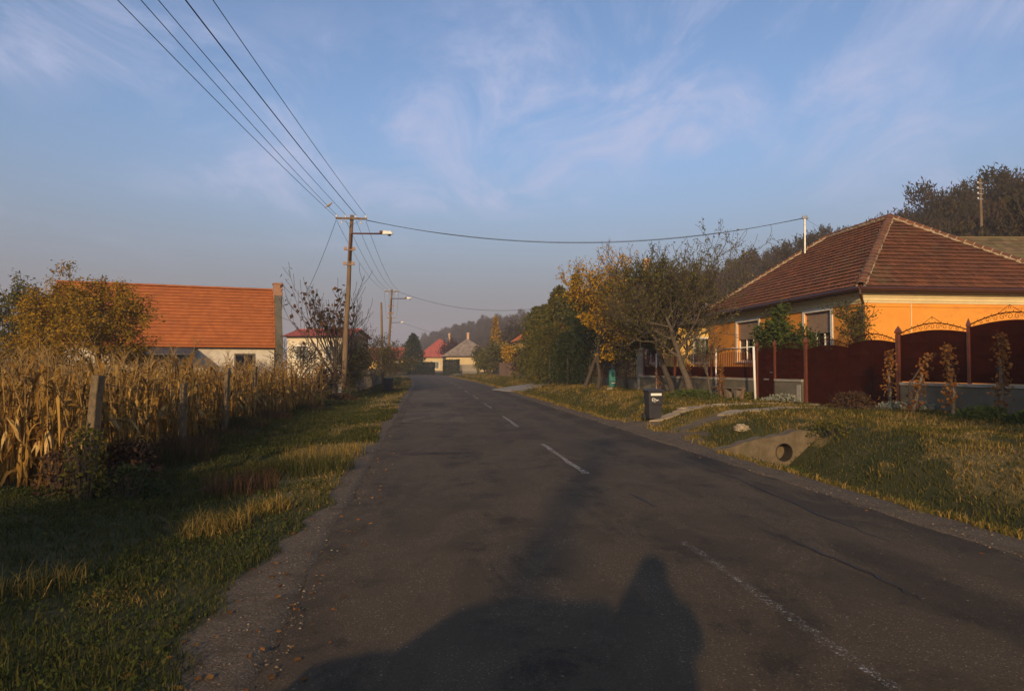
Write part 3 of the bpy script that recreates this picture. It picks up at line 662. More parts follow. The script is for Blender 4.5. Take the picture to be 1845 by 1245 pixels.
# ---------------------------------------------------------------- barn with the orange roof
u = Vector((.93, .367, 0)); n_ = Vector((-.367, .93, 0)); er = Vector((-13.9, 40, 0)); Lb = 12.3; Wb = 7.2
b0 = er - u*Lb
B = empty('orange_roofed_barn', (b0.x, b0.y, 0), math.atan2(.367, .93), 'long whitewashed barn with steep orange tile roof beyond the maize', 'barn')
ez, rz = 2.88, 6.55
mb = MB(); wall_open(mb, (0.1, .35), (1, 0), Lb-.45, -.3, ez+.2, .4, [(9.7, 10.7, 1.35, 2.35), (4.4, 5.6, 0.0, 2.1)])
wall_open(mb, (0.1, Wb-.35), (1, 0), Lb-.45, -.3, ez+.2, .4, []); mb.prism([(.1, .751, -.3), (.1, Wb-.351, -.3), (.1, Wb-.351, ez+.2), (.1, Wb/2, rz-.25), (.1, .751, ez+.2)], (.4, 0, 0))
mb.build('wall', M['whitewash'], B)
window(B, (.1, .35), (1, 0), 9.7, 10.7, 1.35, 2.35, .12, 0, 2, .08, 'wood_white' if 'wood_white' in M else 'wood_grey', False)
mb = MB(); mb.box(4.52, 5.68, .55, .6, -.3, 2.08); mb.build('door', M['plank'], B)
mb = MB(); mb.add([(0,0,ez), (Lb-.3,0,ez), (Lb-.3,Wb,ez), (0,Wb,ez), (0,Wb/2,rz), (Lb-.3,Wb/2,rz), (0,0,ez-.1), (Lb-.3,0,ez-.1), (Lb-.3,Wb,ez-.1), (0,Wb,ez-.1)],
       [(0,1,5,4), (2,3,4,5), (0,4,3,9,6), (1,7,8,2,5), (0,6,7,1), (2,8,9,3), (6,9,8,7)]); br = mb.build('roof', M['tile_orange'], B)
fb, ex_ = roof_face((0,0,ez), (Lb-.3,0,ez), (Lb-.3,Wb/2,rz), (0,Wb/2,rz), .30, .25, .1)
place_tiles(br, fb, tile_mesh('roof_tile', .25, .30, .06, M['tile_orange'], False), 0)
cap_row(br, (0,Wb/2,rz+.02), (Lb-.3,Wb/2,rz+.02), cap_mesh('ridge_tile', M['tile_orange'], .36, .12, M['tile_orange']), None)
mb = MB(); mb.prism([(Lb-.29, -.12, -.3), (Lb-.29, Wb+.1, -.3), (Lb-.29, Wb+.1, ez+.1), (Lb-.29, Wb/2, rz+.16), (Lb-.29, -.12, ez+.1)], (.42, 0, 0)); mb.build('gable_wall', M['concrete_dark'], B)
mb = MB(); mb.box(Lb-.36, Lb+.2, Wb/2-.45, Wb/2+.35, rz-1.2, rz+.42); mb.box(Lb-.40, Lb+.24, Wb/2-.49, Wb/2+.39, rz+.42, rz+.5); mb.build('chimney', M['brick'], br)
mb = MB(); mb.box8((3.0, .30, 2.78), (4.6, 0, 0), (0, -2.0, -.42), (0, 0, -.07)); mb.box(3.0, 3.1, -1.6, -1.5, -.3, 2.3); mb.box(7.5, 7.6, -1.6, -1.5, -.3, 2.3); mb.build('porch_roof', M['bitumen'], B)
# ---------------------------------------------------------------- white house behind the leaning bare tree
wp = at(500, 640, 56)
hip_house('white_house', 'pale house with low red roof right of the barn, behind bare branches', (-17.6, 72), R(84), 8, 7.6, 5.0, .9, M['pale_wall'], M['tile_red'], 0, hip=False,
          wins=[('L', 1.0, 2.4, 2.4, 3.9), ('L', 4.4, 5.8, 2.4, 3.9)])
# ================================================================== maroon sheet metal fence
FA, FB_ = 18.8, .325
fx = lambda y: FA - FB_*y
def fp(y, z=0): return Vector((fx(y), y, z))
fd = Vector((FB_, -1, 0)).normalized()        # along the fence towards the camera
fo = Vector((-fd.y*-1, 0, 0)); fo = Vector((-1, -FB_, 0)).normalized()     # outward (road side)
FZ = .27
def ypx(px): return FA/((px-CX)/F + FB_)
FEN = empty('maroon_fence', fp(24.5, FZ), 0, 'dark red sheet metal fence with arched scrolled top on a concrete wall', 'fence')
FEN.location = (0, 0, 0)
def post(y, h, r=.045, z0=FZ, root=FEN):
    mb = MB(); p = fp(y, z0) + fo*.02
    mb.box8(p - fd*r - fo*r, fd*2*r, fo*2*r, (0,0,h)); o = mb.build('post', M['post_brown'], root, bevel=.006)
    mb = MB(); q = p + Vector((0,0,h)); mb.lathe(q, [(r*1.0,0), (r*1.8,.03), (r*2.0,.08), (r*1.3,.16), (.004,.27)], 4); mb.build('finial', M['post_brown'], o)
    return o
def rail_scroll(root, y0, y1, zf, lift=.16, spikes=True):
    """curved top rail with small spikes and scrolls between the sheet's edge and the rail"""
    n = 22; P = []; Ln = (fp(y1)-fp(y0)).length
    for i in range(n+1):
        t = i/n; y = y0+(y1-y0)*t; P.append(fp(y, zf(t)+lift*(.35+.65*math.sin(math.pi*t))) + fo*.01)
    mb = MB(); mb.tube(P, .016, 6); rl = mb.build('top_rail', M['maroon'], root)
    mb = MB()
    for i in range(1, n):
        if i % 2 == 0: mb.tube([P[i], P[i]+Vector((0,0,.07))], [.012, .002], 5)
        if i % 2 == 1:
            base = fp(y0+(y1-y0)*i/n, zf(i/n)) + fo*.01; gap = P[i].z-base.z
            if gap > .05:
                cc_ = []; r0 = gap*.48
                for k in range(14): a = k*.62; r1 = r0*(1-k/16); cc_.append(base + Vector((0,0,gap*.5)) + fd*(r1*math.cos(a))*(1 if i % 4 == 1 else -1) + Vector((0,0,r1*math.sin(a))))
                mb.tube(cc_, .007, 4)
    c0 = P[n//2]
    for sg in (-1, 1): mb.tube([c0+fd*.28*sg, c0+fd*.10*sg+Vector((0,0,.13)), c0+Vector((0,0,.20)), c0+fd*.03*sg+Vector((0,0,.11))], .007, 4)
    mb.build('scrollwork', M['maroon'], rl)['kind'] = 'stuff'
def sheet_panel(y0, y1, z0, zf, name='sheet_panel', root=FEN, nb=2, rows=3, pyr=True):
    """sheet with an arched top and pressed pyramids"""
    mb = MB(); n = 16; V = []
    for i in range(n+1):
        t = i/n; y = y0+(y1-y0)*t
        for zz_ in (z0, zf(t)):
            V.append(fp(y, zz_)); V.append(fp(y, zz_) - fo*.02)
    f = []
    for i in range(n):
        a = 4*i; f += [(a, a+4, a+6, a+2), (a+1, a+3, a+7, a+5), (a+2, a+6, a+7, a+3), (a, a+1, a+5, a+4)]
    f += [(0, 2, 3, 1), (4*n, 4*n+1, 4*n+3, 4*n+2)]; mb.add(V, f)
    o = mb.build(name, M['maroon'], root)
    zm = min(zf(0), zf(1)); Ln = (fp(y1)-fp(y0)).length
    if pyr:
        mb = MB(); cw = Ln/nb; ch = (zm-z0)/rows
        for i in range(nb):
            for j in range(rows):
                c = fp(y0, z0+ch*(j+.5)) + fd*cw*(i+.5) + fo*.003; a = fd*cw*.46; e = Vector((0,0,ch*.46))
                mb.add([c-e, c+a, c+e, c-a, c+fo*.035], [(0,1,4), (1,2,4), (2,3,4), (3,0,4)])
        mb.build('pressed_diamond', M['maroon'], o)
        mb = MB()
        for i in range(nb+1): q0 = fp(y0, z0) + fd*(cw*i) ; mb.box8(q0 - fd*.012 + fo*.003, fd*.024, fo*.014, (0,0,zm-z0-.002))
        for j in range(1, rows): mb.box8(fp(y0, z0+ch*j-.01)+fo*.003, fd*Ln, fo*.010, (0,0,.02))
        mb.build('seam', M['maroon'], o)
    return o
arch = lambda za, am: (lambda t: za + am*math.sin(math.pi*t))
WT = 1.17        # top of concrete wall
yd0, yd1, yg0, yg1 = ypx(1365), ypx(1397), ypx(1453), ypx(1620)
ym = (yg0+yg1)/2; y3, y4 = ypx(1747), ypx(1747)-2.15
post(yd0, 2.17); post(yd1, 2.17); post(yg0, 2.22, .06); post(yg1, 2.38, .065); post(y3, 2.46, .04); post(y4, 2.65, .05)
sheet_panel(yd0-.06, yd1+.06, FZ+.06, arch(2.22, .12), 'wicket_gate', nb=1, rows=4)
dg = FEN.children[-1]
hp = fp(yd1+.14, 1.42) + fo*.02; mb = MB(); mb.tube([hp, hp+fo*.05, hp+fo*.05-fd*.11], .011, 6); mb.build('handle', M['steel'], dg)
hp = fp((yd0+yd1)/2+.14, 1.12) + fo*.012; mb = MB(); mb.box8(hp, fd*.30, fo*.012, (0,0,.05)); mb.build('letter_slot', M['steel'], dg)
rail_scroll(FEN, yd0-.05, yd1+.05, arch(2.22, .12), .12)
sheet_panel(yd1-.05, yg0+.07, WT+.02, arch(2.24, .10)); rail_scroll(FEN, yd1-.05, yg0+.07, arch(2.24, .10), .18)
sheet_panel(yg0-.08, ym+.005, FZ+.04, arch(2.30, .11), 'drive_gate_leaf', nb=2, rows=3); rail_scroll(FEN, yg0-.08, ym+.005, arch(2.30, .11), .20)
sheet_panel(ym-.005, yg1+.08, FZ+.04, arch(2.40, .12), 'drive_gate_leaf', nb=2, rows=3); rail_scroll(FEN, ym-.005, yg1+.08, arch(2.40, .12), .20)
sheet_panel(yg1-.08, y3+.05, WT+.02, arch(2.62, .11)); rail_scroll(FEN, yg1-.08, y3+.05, arch(2.62, .11), .20)
sheet_panel(y3-.05, y4+.05, WT+.02, arch(2.76, .12)); rail_scroll(FEN, y3-.05, y4+.05, arch(2.76, .12), .20)
sheet_panel(y4-.05, y4-2.3, WT+.02, arch(2.80, .12)); rail_scroll(FEN, y4-.05, y4-2.3, arch(2.80, .12), .20)
def low_wall(y0, y1, cap=True, z0=-.05):
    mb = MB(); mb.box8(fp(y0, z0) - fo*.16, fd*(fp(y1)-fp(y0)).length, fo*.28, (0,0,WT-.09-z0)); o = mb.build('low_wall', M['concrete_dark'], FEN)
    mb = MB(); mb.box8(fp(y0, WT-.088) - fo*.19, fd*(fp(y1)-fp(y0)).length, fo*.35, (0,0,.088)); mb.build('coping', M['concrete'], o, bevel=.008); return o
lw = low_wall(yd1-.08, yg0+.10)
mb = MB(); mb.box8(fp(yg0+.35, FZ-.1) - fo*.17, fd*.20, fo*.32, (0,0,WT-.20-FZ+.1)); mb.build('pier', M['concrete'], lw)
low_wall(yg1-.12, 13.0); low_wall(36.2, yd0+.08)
# picketed run left of the wicket gate
npan = 3; ya, yb = 35.9, yd0+.06
for k in range(npan):
    p0 = ya+(yb-ya)*k/npan; p1 = ya+(yb-ya)*(k+1)/npan
    if k: post(p0, 2.15)
    else: post(p0, 2.15)
    sheet_panel(p0-.05, p1+.05, WT+.02, lambda t: WT+.48, 'lower_sheet', pyr=False)
    Ln = (fp(p1)-fp(p0)).length; nbar = int(Ln/.125)
    for j in range(1, nbar):
        t = j/nbar; y = p0+(p1-p0)*t; mb = MB(); q0 = fp(y, WT+.482)
        mb.box8(q0 - fd*.018 - fo*.008, fd*.036, fo*.018, (0,0,.50+.13*math.sin(math.pi*t))); mb.build('picket', M['post_brown'], FEN)
    rail_scroll(FEN, p0-.05, p1+.05, arch(WT+.99, .13), .12)
tag(FEN, cat='fence')
# ================================================================== poles, wires, street things
INS = [(.018,0), (.045,.01), (.05,.05), (.03,.075), (.045,.10), (.04,.14), (.012,.165)]
def utility_pole(label, base, top, arm_w=1.66, lamp=True, stub=True, arm_dir=(1, .10, 0), lamp_len=1.75, lower=True, wires=4):
    base, top = Vector(base), Vector(top); root = empty('utility_pole', base, 0, label, 'utility pole', 'wooden power poles along the left verge')
    t = top-base; ax = t.normalized(); A = Vector(arm_dir).normalized(); Ln = t.length; fw = Vector((-A.y, A.x, 0))
    mb = MB(); n = 7; mb.tube([ax*(Ln*(.06+.94*i/n)) + Vector((.012*math.sin(i*2.1), .012*math.cos(i*1.3), 0)) for i in range(n+1)], [.155-.055*i/n for i in range(n+1)], 12); mb.build('pole', M['wood_pole'], root, True)
    if stub:
        mb = MB(); o_ = -A*.17
        mb.box8(o_ - A*.11 - fw*.11 - Vector((0,0,.3)), A*.20, fw*.22, ax*1.05); st = mb.build('concrete_base', M['concrete'], root, bevel=.015)
        mb = MB()
        for h in (.25, .62): mb.box8(o_ + ax*h - A*.14 - fw*.14, A*.46, fw*.02, ax*.05); mb.box8(o_ + ax*h - A*.14 + fw*.12, A*.46, fw*.02, ax*.05)
        mb.build('clamp', M['rust'], st)
    ca_ = ax*(Ln-.22); mb = MB(); mb.box8(ca_ - A*arm_w/2 - fw*.20 - Vector((0,0,.05)), A*arm_w, fw*.08, (0,0,.10)); ar = mb.build('crossarm', M['wood_pole'], root)
    P = []
    for k in range(wires):
        x = arm_w*(-.47 + .94*k/(wires-1)) if wires > 1 else 0
        if wires == 4: x = arm_w*(-.47, -.17, .16, .47)[k]
        q_ = ca_ + A*x - fw*.16; mb = MB(); mb.tube([q_, q_+Vector((0,0,.06))], .012, 6); mb.lathe(q_+Vector((0,0,.05)), INS, 10); mb.build('insulator', M['porcelain'], ar, True); P.append(base + q_ + Vector((0,0,.18)))
    for x in (-.30, .32):
        q_ = ca_ + A*arm_w*x - fw*.16 - Vector((0,0,.08)); mb = MB(); mb.lathe(q_, [(.012,0), (.012,-.07), (.04,-.08), (.045,-.12), (.03,-.15), (.045,-.19), (.01,-.22)], 10); mb.build('hanging_insulator', M['porcelain'], ar, True)
    mb = MB(); mb.tube([ca_ + A*arm_w*.3 - Vector((0,0,.1)) - fw*.17, ca_ + A*.05 - Vector((0,0,.35)) - fw*.17, ca_ - A*arm_w*.3 - Vector((0,0,.1)) - fw*.17], .008, 5); mb.build('jumper_wire', M['cable'], ar)
    L0 = None
    if lamp:
        h0 = ax*(Ln-1.05); mb = MB(); mb.tube([h0 - fw*.15 - ax*1.45, h0 - fw*.15, h0 - fw*.15 + A*.12 + ax*.02, h0 - fw*.15 + A*lamp_len + ax*.04], .045, 8); la = mb.build('lamp_arm', M['rust'], root, True)
        e_ = h0 - fw*.15 + A*lamp_len + ax*.04; mb = MB()
        mb.add([e_ + A*x + fw*y + Vector((0,0,z)) for x, y, z in ((-.05,-.09,-.04), (.50,-.10,-.02), (.56,.0,-.02), (.50,.10,-.02), (-.05,.09,-.04), (-.02,-.06,.16), (.38,-.07,.15), (.46,0,.11), (.38,.07,.15), (-.02,.06,.16))],
               [(4,3,2,1,0), (5,6,7,8,9), (0,1,6,5), (1,2,7,6), (2,3,8,7), (3,4,9,8), (4,0,5,9)]); lh = mb.build('lamp_head', M['lamp_white'], la, bevel=.012)
        mb = MB(); mb.lathe(e_ + A*.32 + Vector((0,0,-.03)), [(.11,0), (.10,-.04), (.06,-.085), (.01,-.10)], 10); mb.build('lamp_lens', M['glass_dark'], la, True)
        mb = MB(); mb.box8(e_ - A*.20 - fw*.08 + Vector((0,0,.02)), A*.17, fw*.16, (0,0,.13)); mb.build('ballast_box', M['rust'], la)
        for dz in (1.95, 2.75):
            mb = MB(); c_ = ax*(Ln-dz-.0); mb.box8(c_ - A*.30 - fw*.19, A*.60, fw*.05, (0,0,.05)); mb.box8(c_ - A*.30 - fw*.25, A*.16, fw*.06, (0,0,.17)); mb.box8(c_ + A*.13 - fw*.25, A*.16, fw*.06, (0,0,.17)); mb.build('bracket', M['porcelain'] if dz > 5 else M['rust_light'], root)
        L0 = base + e_
    return root, P, base + ca_, L0
M['rust_light'] = simple('rust_light', (.36,.22,.13), (.26,.15,.09), 9, .8)
b1 = at(618, 704, 36); t1 = at(634, 388, 36); b2 = at(697, 676, 74); t2 = at(706, 522, 74.5); b3 = at(698, 668, 118); t3 = at(705, 571, 118)
b1.z = gz(b1.x, b1.y)-.05; b2.z = gz(b2.x, b2.y)-.05; b3.z = gz(b3.x, b3.y)-.05
b0_ = Vector((-4.6, -18.3, gz(-4.6, -18.3)-.05)); t0_ = b0_ + Vector((.1, .1, 9.75))
p1, W1, C1, L1 = utility_pole('wooden power pole with lamp arm standing nearest, right of the maize', b1, t1)
p2, W2, C2, L2 = utility_pole('second wooden power pole with lamp arm, beside the far verge bin', b2, t2, stub=False)
p3, W3, C3, L3 = utility_pole('farthest power pole with a small lamp, just beside the second pole', b3, t3, stub=False)
p0, W0, C0, L0 = utility_pole('wooden power pole behind the photographer casting the long road shadow', b0_, t0_)
def wire(name, label, A, B, sag, r=.011, n=28, cat='cable', group=None, mat='cable'):
    A, B = Vector(A), Vector(B); P = [A.lerp(B, i/n) - Vector((0,0,4*sag*(i/n)*(1-i/n))) for i in range(n+1)]
    mb = MB(); mb.tube(P, r, 5); o = mb.build(name, M[mat], None, True); tag(o, label, cat, group); return P
# wires from the near pole back over the camera, each crossing the top of the photo where it does there
tops = [280, 310, 340, 385, 430]; st = [W1[0]-Vector((.03,0,.13)), W1[0], W1[1], W1[2], W1[3]]; BIRD = None
names = ['leftmost overhead wire from the near pole, passing above the camera', 'second overhead wire from the left on the near pole, with the dove', 'third overhead wire from the left on the near pole',
         'thick black twisted cable, fourth from the left on the near pole', 'rightmost overhead wire running from the near pole over the camera']
for k in range(5):
    A = st[k]; lo, sag = None, .55; zt_ = C0.z+.13; yt = C0.y
    # where the wire crosses image row 22
    t = .2
    for it in range(60):
        y = A.y + (yt-A.y)*t; z = A.z + (zt_-A.z)*t - 4*sag*t*(1-t); want = at(tops[k], 22, max(y, 1)).z
        t += (want - z < 0)*-.0 + (.004 if z < want else -.004)*(1 if it < 40 else .3)
    y = A.y + (yt-A.y)*t; X = at(tops[k], 22, y).x; x0 = A.x + (X-A.x)/t
    Bp = Vector((x0, yt, zt_)); r = .016 if k == 3 else .010
    Pk = wire('overhead_wire' if k != 3 else 'overhead_cable', names[k], A, Bp, sag, r, 40)
    if k == 1: BIRD = min(Pk, key=lambda p: abs((CX + F*p.x/p.y) - 587))
    if k == 1: B1 = (A, Bp, sag)
for k in range(4):
    nm = ['leftmost', 'second from left', 'third from left', 'rightmost'][k]
    wire('overhead_wire', f'{nm} of the four wires hanging between the near pole and the second pole', W1[k]-Vector((0,0,.3)), W2[k], .75, .010)
    wire('overhead_wire', f'{nm} of the four wires between the second pole and the farthest pole', W2[k]-Vector((0,0,.3)), W3[k], .8, .012)
ma = Vector(MASTTOP)
wire('service_cable', 'thick service cable sagging across the road to the roof mast', W1[3]-Vector((-.03,0,.25)), ma, 1.28, .017)
wire('service_cable', 'thin second service cable near the roof mast of the orange house', W1[3]-Vector((-.03,0,.27)), ma+Vector((-.08,0,-.04)), 1.20, .008)
wire('drop_cable', 'short cable from the roof mast down to the orange roof ridge', ma, at(1500, 417, 36), .1, .006)
sp_ = at(548, 535, 44)
wire('service_cable', 'service cable dropping left from the near pole towards the barn', W1[0]-Vector((.03,0,.3)), sp_, .25, .012)
wire('service_cable', 'service cable from the second pole across the road into the trees', W2[3]-Vector((0,0,.2)), at(968, 556, 64), .9, .018)
wire('service_cable', 'farthest service cable crossing from the third pole towards the far houses', L3+Vector((0,0,.05)), at(850, 616, 130), .3, .02)
# dove
Bp_ = B1[0].lerp(B1[1], .0); best = None
for i in range(2000):
    t = i/2000*.3; p = B1[0].lerp(B1[1], t) - Vector((0,0,4*B1[2]*t*(1-t))); e_ = abs(CX + F*p.x/p.y - 590)
    if best is None or e_ < best[0]: best = (e_, p)
bp = best[1]; mb = MB(); rd = Vector((.75, .2, .62)).normalized()
mb.tube([bp + rd*t_ + Vector((0,0,.10)) for t_ in (-.26, -.18, -.08, 0, .07, .12, .145, .18, .205)], [.012, .022, .048, .068, .062, .045, .036, .040, .012], 10)
dv = mb.build('dove', simple('dove_grey', (.36,.30,.26), (.28,.24,.21), 12, .9), None, True); tag(dv, 'grey brown dove perched on an overhead wire beside the near pole', 'bird')
mb = MB(); hd = bp + rd*.19 + Vector((0,0,.10)); mb.tube([hd, hd + Vector((.05, .01, .01))], [.01, .002], 5); mb.build('beak', M['rust'], dv)
mb = MB(); [mb.tube([bp + Vector((x, 0, .05)), bp + Vector((x, 0, 0))], .005, 4) for x in (-.015, .015)]; mb.build('leg', M['rust'], dv)
# lone pole without arms
q_ = at(690, 690, 62); q_.z = gz(q_.x, q_.y)-.1; mb = MB(); tp_ = at(687, 545, 62); mb.tube([q_, q_.lerp(tp_, .5), tp_], [.14, .12, .09], 10)
tag(mb.build('telephone_pole', M['wood_pole'], None, True), 'plain wooden pole without arms, left of the second power pole', 'pole')
q_ = at(1771, 470, 62); tp_ = at(1766, 322, 62); mb = MB(); q_.z -= 5.5; mb.tube([q_, q_.lerp(tp_, .5), tp_], [.15, .13, .10], 10)
hp_ = empty('hill_pole', q_, 0, 'slim wooden pole against the wooded hill behind the orange roof', 'utility pole'); o = mb.build('pole', M['wood_pole'], hp_, True); o.location = -q_
mb = MB()
for k in range(4): mb.box8(tp_ - q_ + Vector((-.32, -.1, -.5-.5*k)), (.5,0,0), (0,.08,0), (0,0,.07)); mb.lathe(tp_ - q_ + Vector((-.28, -.06, -.45-.5*k)), [(.03,0), (.07,.03), (.07,.12), (.02,.18)], 8)
o = mb.build('insulator_rack', M['steel'], hp_)
# ---------------------------------------------------------------- wheelie bins
def bin_(label, px, py, Y, h, rz, text=False):
    p = at(px, py, Y); p.z = gz(p.x, p.y); s = h/.93; root = empty('wheelie_bin', p, rz, label, 'wheelie bin', 'black wheelie bins put out along the street'); root.scale = (s, s, s)
    mb = MB(); V = []
    for z, w_, d0, d1 in ((.06, .36, -.20, .17), (.46, .40, -.225, .20), (.50, .42, -.24, .20), (.84, .45, -.265, .215), (.88, .48, -.275, .225)):
        V += [(-w_/2, d0, z), (w_/2, d0, z), (w_/2, d1, z), (-w_/2, d1, z)]
    f = [(3,2,1,0), (16,17,18,19)]
    for k in range(4):
        for j in range(4): f.append((4*k+j, 4*k+(j+1) % 4, 4*k+4+(j+1) % 4, 4*k+4+j))
    mb.add(V, f); mb.build('body', M['bin_black'], root, bevel=.012)
    mb = MB(); V = []
    for z, w_, d0, d1 in ((.872, .50, -.295, .25), (.905, .50, -.295, .26), (.935, .40, -.21, .22)):
        V += [(-w_/2, d0, z), (w_/2, d0, z), (w_/2, d1, z), (-w_/2, d1, z)]
    f = [(3,2,1,0), (8,9,10,11)]
    for k in range(2):
        for j in range(4): f.append((4*k+j, 4*k+(j+1) % 4, 4*k+4+(j+1) % 4, 4*k+4+j))
    mb.add(V, f); ld = mb.build('lid', M['bin_black'], root, bevel=.01)
    mb = MB(); mb.tube([(-.2,.27,.88), (-.2,.33,.90), (.2,.33,.90), (.2,.27,.88)], .015, 6); mb.build('handle', M['bin_black'], root)
    for sx in (-1, 1):
        mb = MB(); mb.lathe((sx*.245-.025, .21, .10), [(.02,0), (.10,.003), (.10,.047), (.02,.05)], 16, (1,0,0)); mb.build('wheel', M['tyre'], root)
    if text:
        yb = lambda z: -.24-.0735*(z-.5); mb = MB(); mb.box8((-.165, yb(.745)-.012, .745), (.33,0,0), (0,.008,0), (0, yb(.815)-yb(.745), .07)); mb.build('sticker', M['white'], root)
        # hand painted mark read as "Ehr."
        mb = MB(); r = .0085; y = -.262; S_ = lambda pts, r=r: mb.tube([(a-.02, y - .06*(c-.60), c) for a, c in pts], r, 5)
        S_([(-.045,.665), (-.085,.668), (-.105,.65), (-.105,.625), (-.10,.595), (-.08,.575), (-.045,.58)]); S_([(-.10,.622), (-.055,.625)])
        S_([(-.028,.665), (-.022,.61), (-.018,.545)]); S_([(-.022,.62), (.0,.645), (.02,.62), (.028,.585)]); S_([(.05,.625), (.055,.585)]); S_([(.055,.60), (.075,.622), (.098,.615)]); S_([(.115,.577), (.120,.577)], .011)
        mb.build('painted_lettering', M['white'], root)
    return root
bin_('black wheelie bin with white sticker and painted letters beside the driveway', 1177, 761, 19.0, .88, R(8), True)
bin_('black wheelie bin on the left verge beneath the second power pole', 700, 700, 46.5, .95, R(-25))
bin_('black wheelie bin on the right bank by the farther concrete slab', 942, 695, 63, .95, R(10))
# ---------------------------------------------------------------- pipe frame, posts, bench
def onz(px, Y, dx=0): p = at(px, 700, Y); p.z = gz(p.x, p.y); return p
a_ = onz(1361, 25.6); c_ = onz(1290, 28.6); hgt = 2.08
fr_ = empty('pipe_frame', a_, 0, 'white painted pipe frame like a small goal beside the wicket gate', 'pipe frame')
mb = MB(); mb.tube([(0,0,-.1), (-.05,0,hgt)], .045, 8); mb.build('upright', M['white'], fr_, True)
mb = MB(); d_ = c_-a_; mb.tube([(d_.x, d_.y, d_.z-.1), (d_.x+.02, d_.y, hgt-.02)], .030, 8); mb.build('upright', M['white'], fr_, True)
mb = MB(); mb.tube([(-.05,0,hgt), (d_.x+.02, d_.y, hgt-.03)], .015, 8); mb.build('crossbar', M['white'], fr_, True)
p_ = onz(1183, 33); mb = MB(); mb.tube([p_-Vector((0,0,.1)), p_+Vector((0,0,1.9))], .035, 8); mb.tube([p_+Vector((0,0,1.9)), p_+Vector((0,0,1.96))], [.05,.02], 8)
tag(mb.build('metal_post', M['white'], None, True), 'slim pale metal post behind the wheelie bin', 'post')
bp_ = fp(28.0, 0) + fo*.75; bp_.z = gz(bp_.x, bp_.y); ben = empty('plank_bench', bp_, math.atan2(fd.y, fd.x), 'weathered plank bench on splayed legs against the low concrete wall', 'bench')
mb = MB(); mb.box(-.95, .95, -.17, .17, .44, .50); mb.build('seat', M['wood_grey'], ben, bevel=.01)
for x, sp in ((-.62, .12), (.1, -.14), (.66, .03)):
    mb = MB(); mb.box8((x-.09, -.14, -.05), (.16,0,0), (0,.28,0), (sp,0,.488)); mb.build('leg', M['wood_grey'], ben)
p_ = onz(1334, 24.6); mb = MB(); mb.prism([(-.06,-.05,-.1), (.06,-.05,-.1), (.045,-.05,.5), (.01,-.05,.62)], (0,.1,0)); o = mb.build('wooden_stake', M['plank'], None); o.location = p_; o.rotation_euler = (.05, .15, .3); tag(o, 'short pointed wooden stake in the grass before the bench', 'stake')
# teal standpipe cabinet among the trees
p_ = onz(1103, 40); tl = empty('standpipe_cabinet', p_, R(10), 'teal green metal cabinet standing between the roadside trees', 'cabinet')
mb = MB(); mb.lathe((0,0,-.1), [(.20,0), (.20,1.12), (.17,1.2), (.08,1.26), (.01,1.28)], 16); mb.build('body', M['teal'], tl, True)
mb = MB(); mb.box(-.10, .12, -.215, -.195, .32, .37); mb.build('plate', M['white'], tl)
mb = MB(); mb.box(-.13, .13, -.208, -.196, .42, 1.0); mb.build('door', M['teal'], tl)
# concrete gate pillar of the neighbouring yard
for px, Y, lab in ((1157, 36.4, 'concrete pillar at the left end of the maroon fence'), (1108, 43, 'farther concrete gate pillar of the yellow house')):
    p_ = onz(px, Y); mb = MB(); mb.box(-.22, .22, -.2, .2, -.2, 2.15); o = mb.build('gate_pillar', M['concrete'], None, bevel=.02); o.location = p_; o.rotation_euler = (0, 0, TH); tag(o, lab, 'pillar')
    mb = MB(); mb.box(-.27, .27, -.25, .25, 2.15, 2.23); mb.build('pillar_cap', M['concrete'], o)
# iron fence of the yellow house
pa, pb = onz(1150, 37.2), onz(1018, 58); yf = empty('iron_fence', pa, 0, 'low railing fence in front of the yellow house, in shade behind tree trunks', 'fence'); dd = pb-pa; dd.z = 0; Lf = dd.length; dn = dd.normalized(); nn = Vector((-dn.y, dn.x, 0))
mb = MB(); mb.box8((0,0,-.4), dn*Lf, nn*.22, (0,0,1.0)); mb.build('low_wall', M['concrete_dark'], yf)
mb = MB(); mb.box8(Vector((0,0,.72))+nn*.1, dn*Lf, nn*.03, (0,0,.04)); mb.box8(Vector((0,0,1.55))+nn*.1, dn*Lf, nn*.03, (0,0,.04)); mb.build('rail', M['rust'], yf)
for k in range(int(Lf/.3)): mb = MB(); q = dn*(.15+.3*k) + nn*.105; mb.box8(q + Vector((0,0,.55)), dn*.025, nn*.02, (0,0,1.15)); mb.build('bar', M['rust'], yf)
# slatted wooden fence and pink brick posts farther on
pa, pb = onz(899, 88), onz(938, 74); wf = empty('plank_fence', pa, 0, 'brown upright plank fence on the right, far up the street', 'fence'); dd = pb-pa; dd.z = 0; Lf = dd.length; dn = dd.normalized(); nn = Vector((-dn.y, dn.x, 0))
rr = random.Random(5)
for k in range(int(Lf/.28)): mb = MB(); q = dn*(.28*k); mb.box8(q + Vector((0,0,-.3)), dn*.24, nn*.03, (0,0,2.1+rr.uniform(-.06,.06))); mb.build('plank', M['plank'], wf)
mb = MB(); mb.box8(Vector((0,0,.3))+nn*.04, dn*Lf, nn*.05, (0,0,.08)); mb.box8(Vector((0,0,1.4))+nn*.04, dn*Lf, nn*.05, (0,0,.08)); mb.build('rail', M['plank'], wf)
pf = empty('pink_brick_fence', onz(942, 73.5), 0, 'pink brick fence posts on a low brick wall behind the far bin', 'fence'); q0 = Vector(pf.location); q1 = onz(966, 66); dd = q1-q0; dd.z = 0; dn = dd.normalized(); nn = Vector((-dn.y, dn.x, 0)); Lf = dd.length
mb = MB(); mb.box8((0,0,-.3), dn*Lf, nn*.3, (0,0,1.0)); mb.build('low_wall', M['pink'], pf)
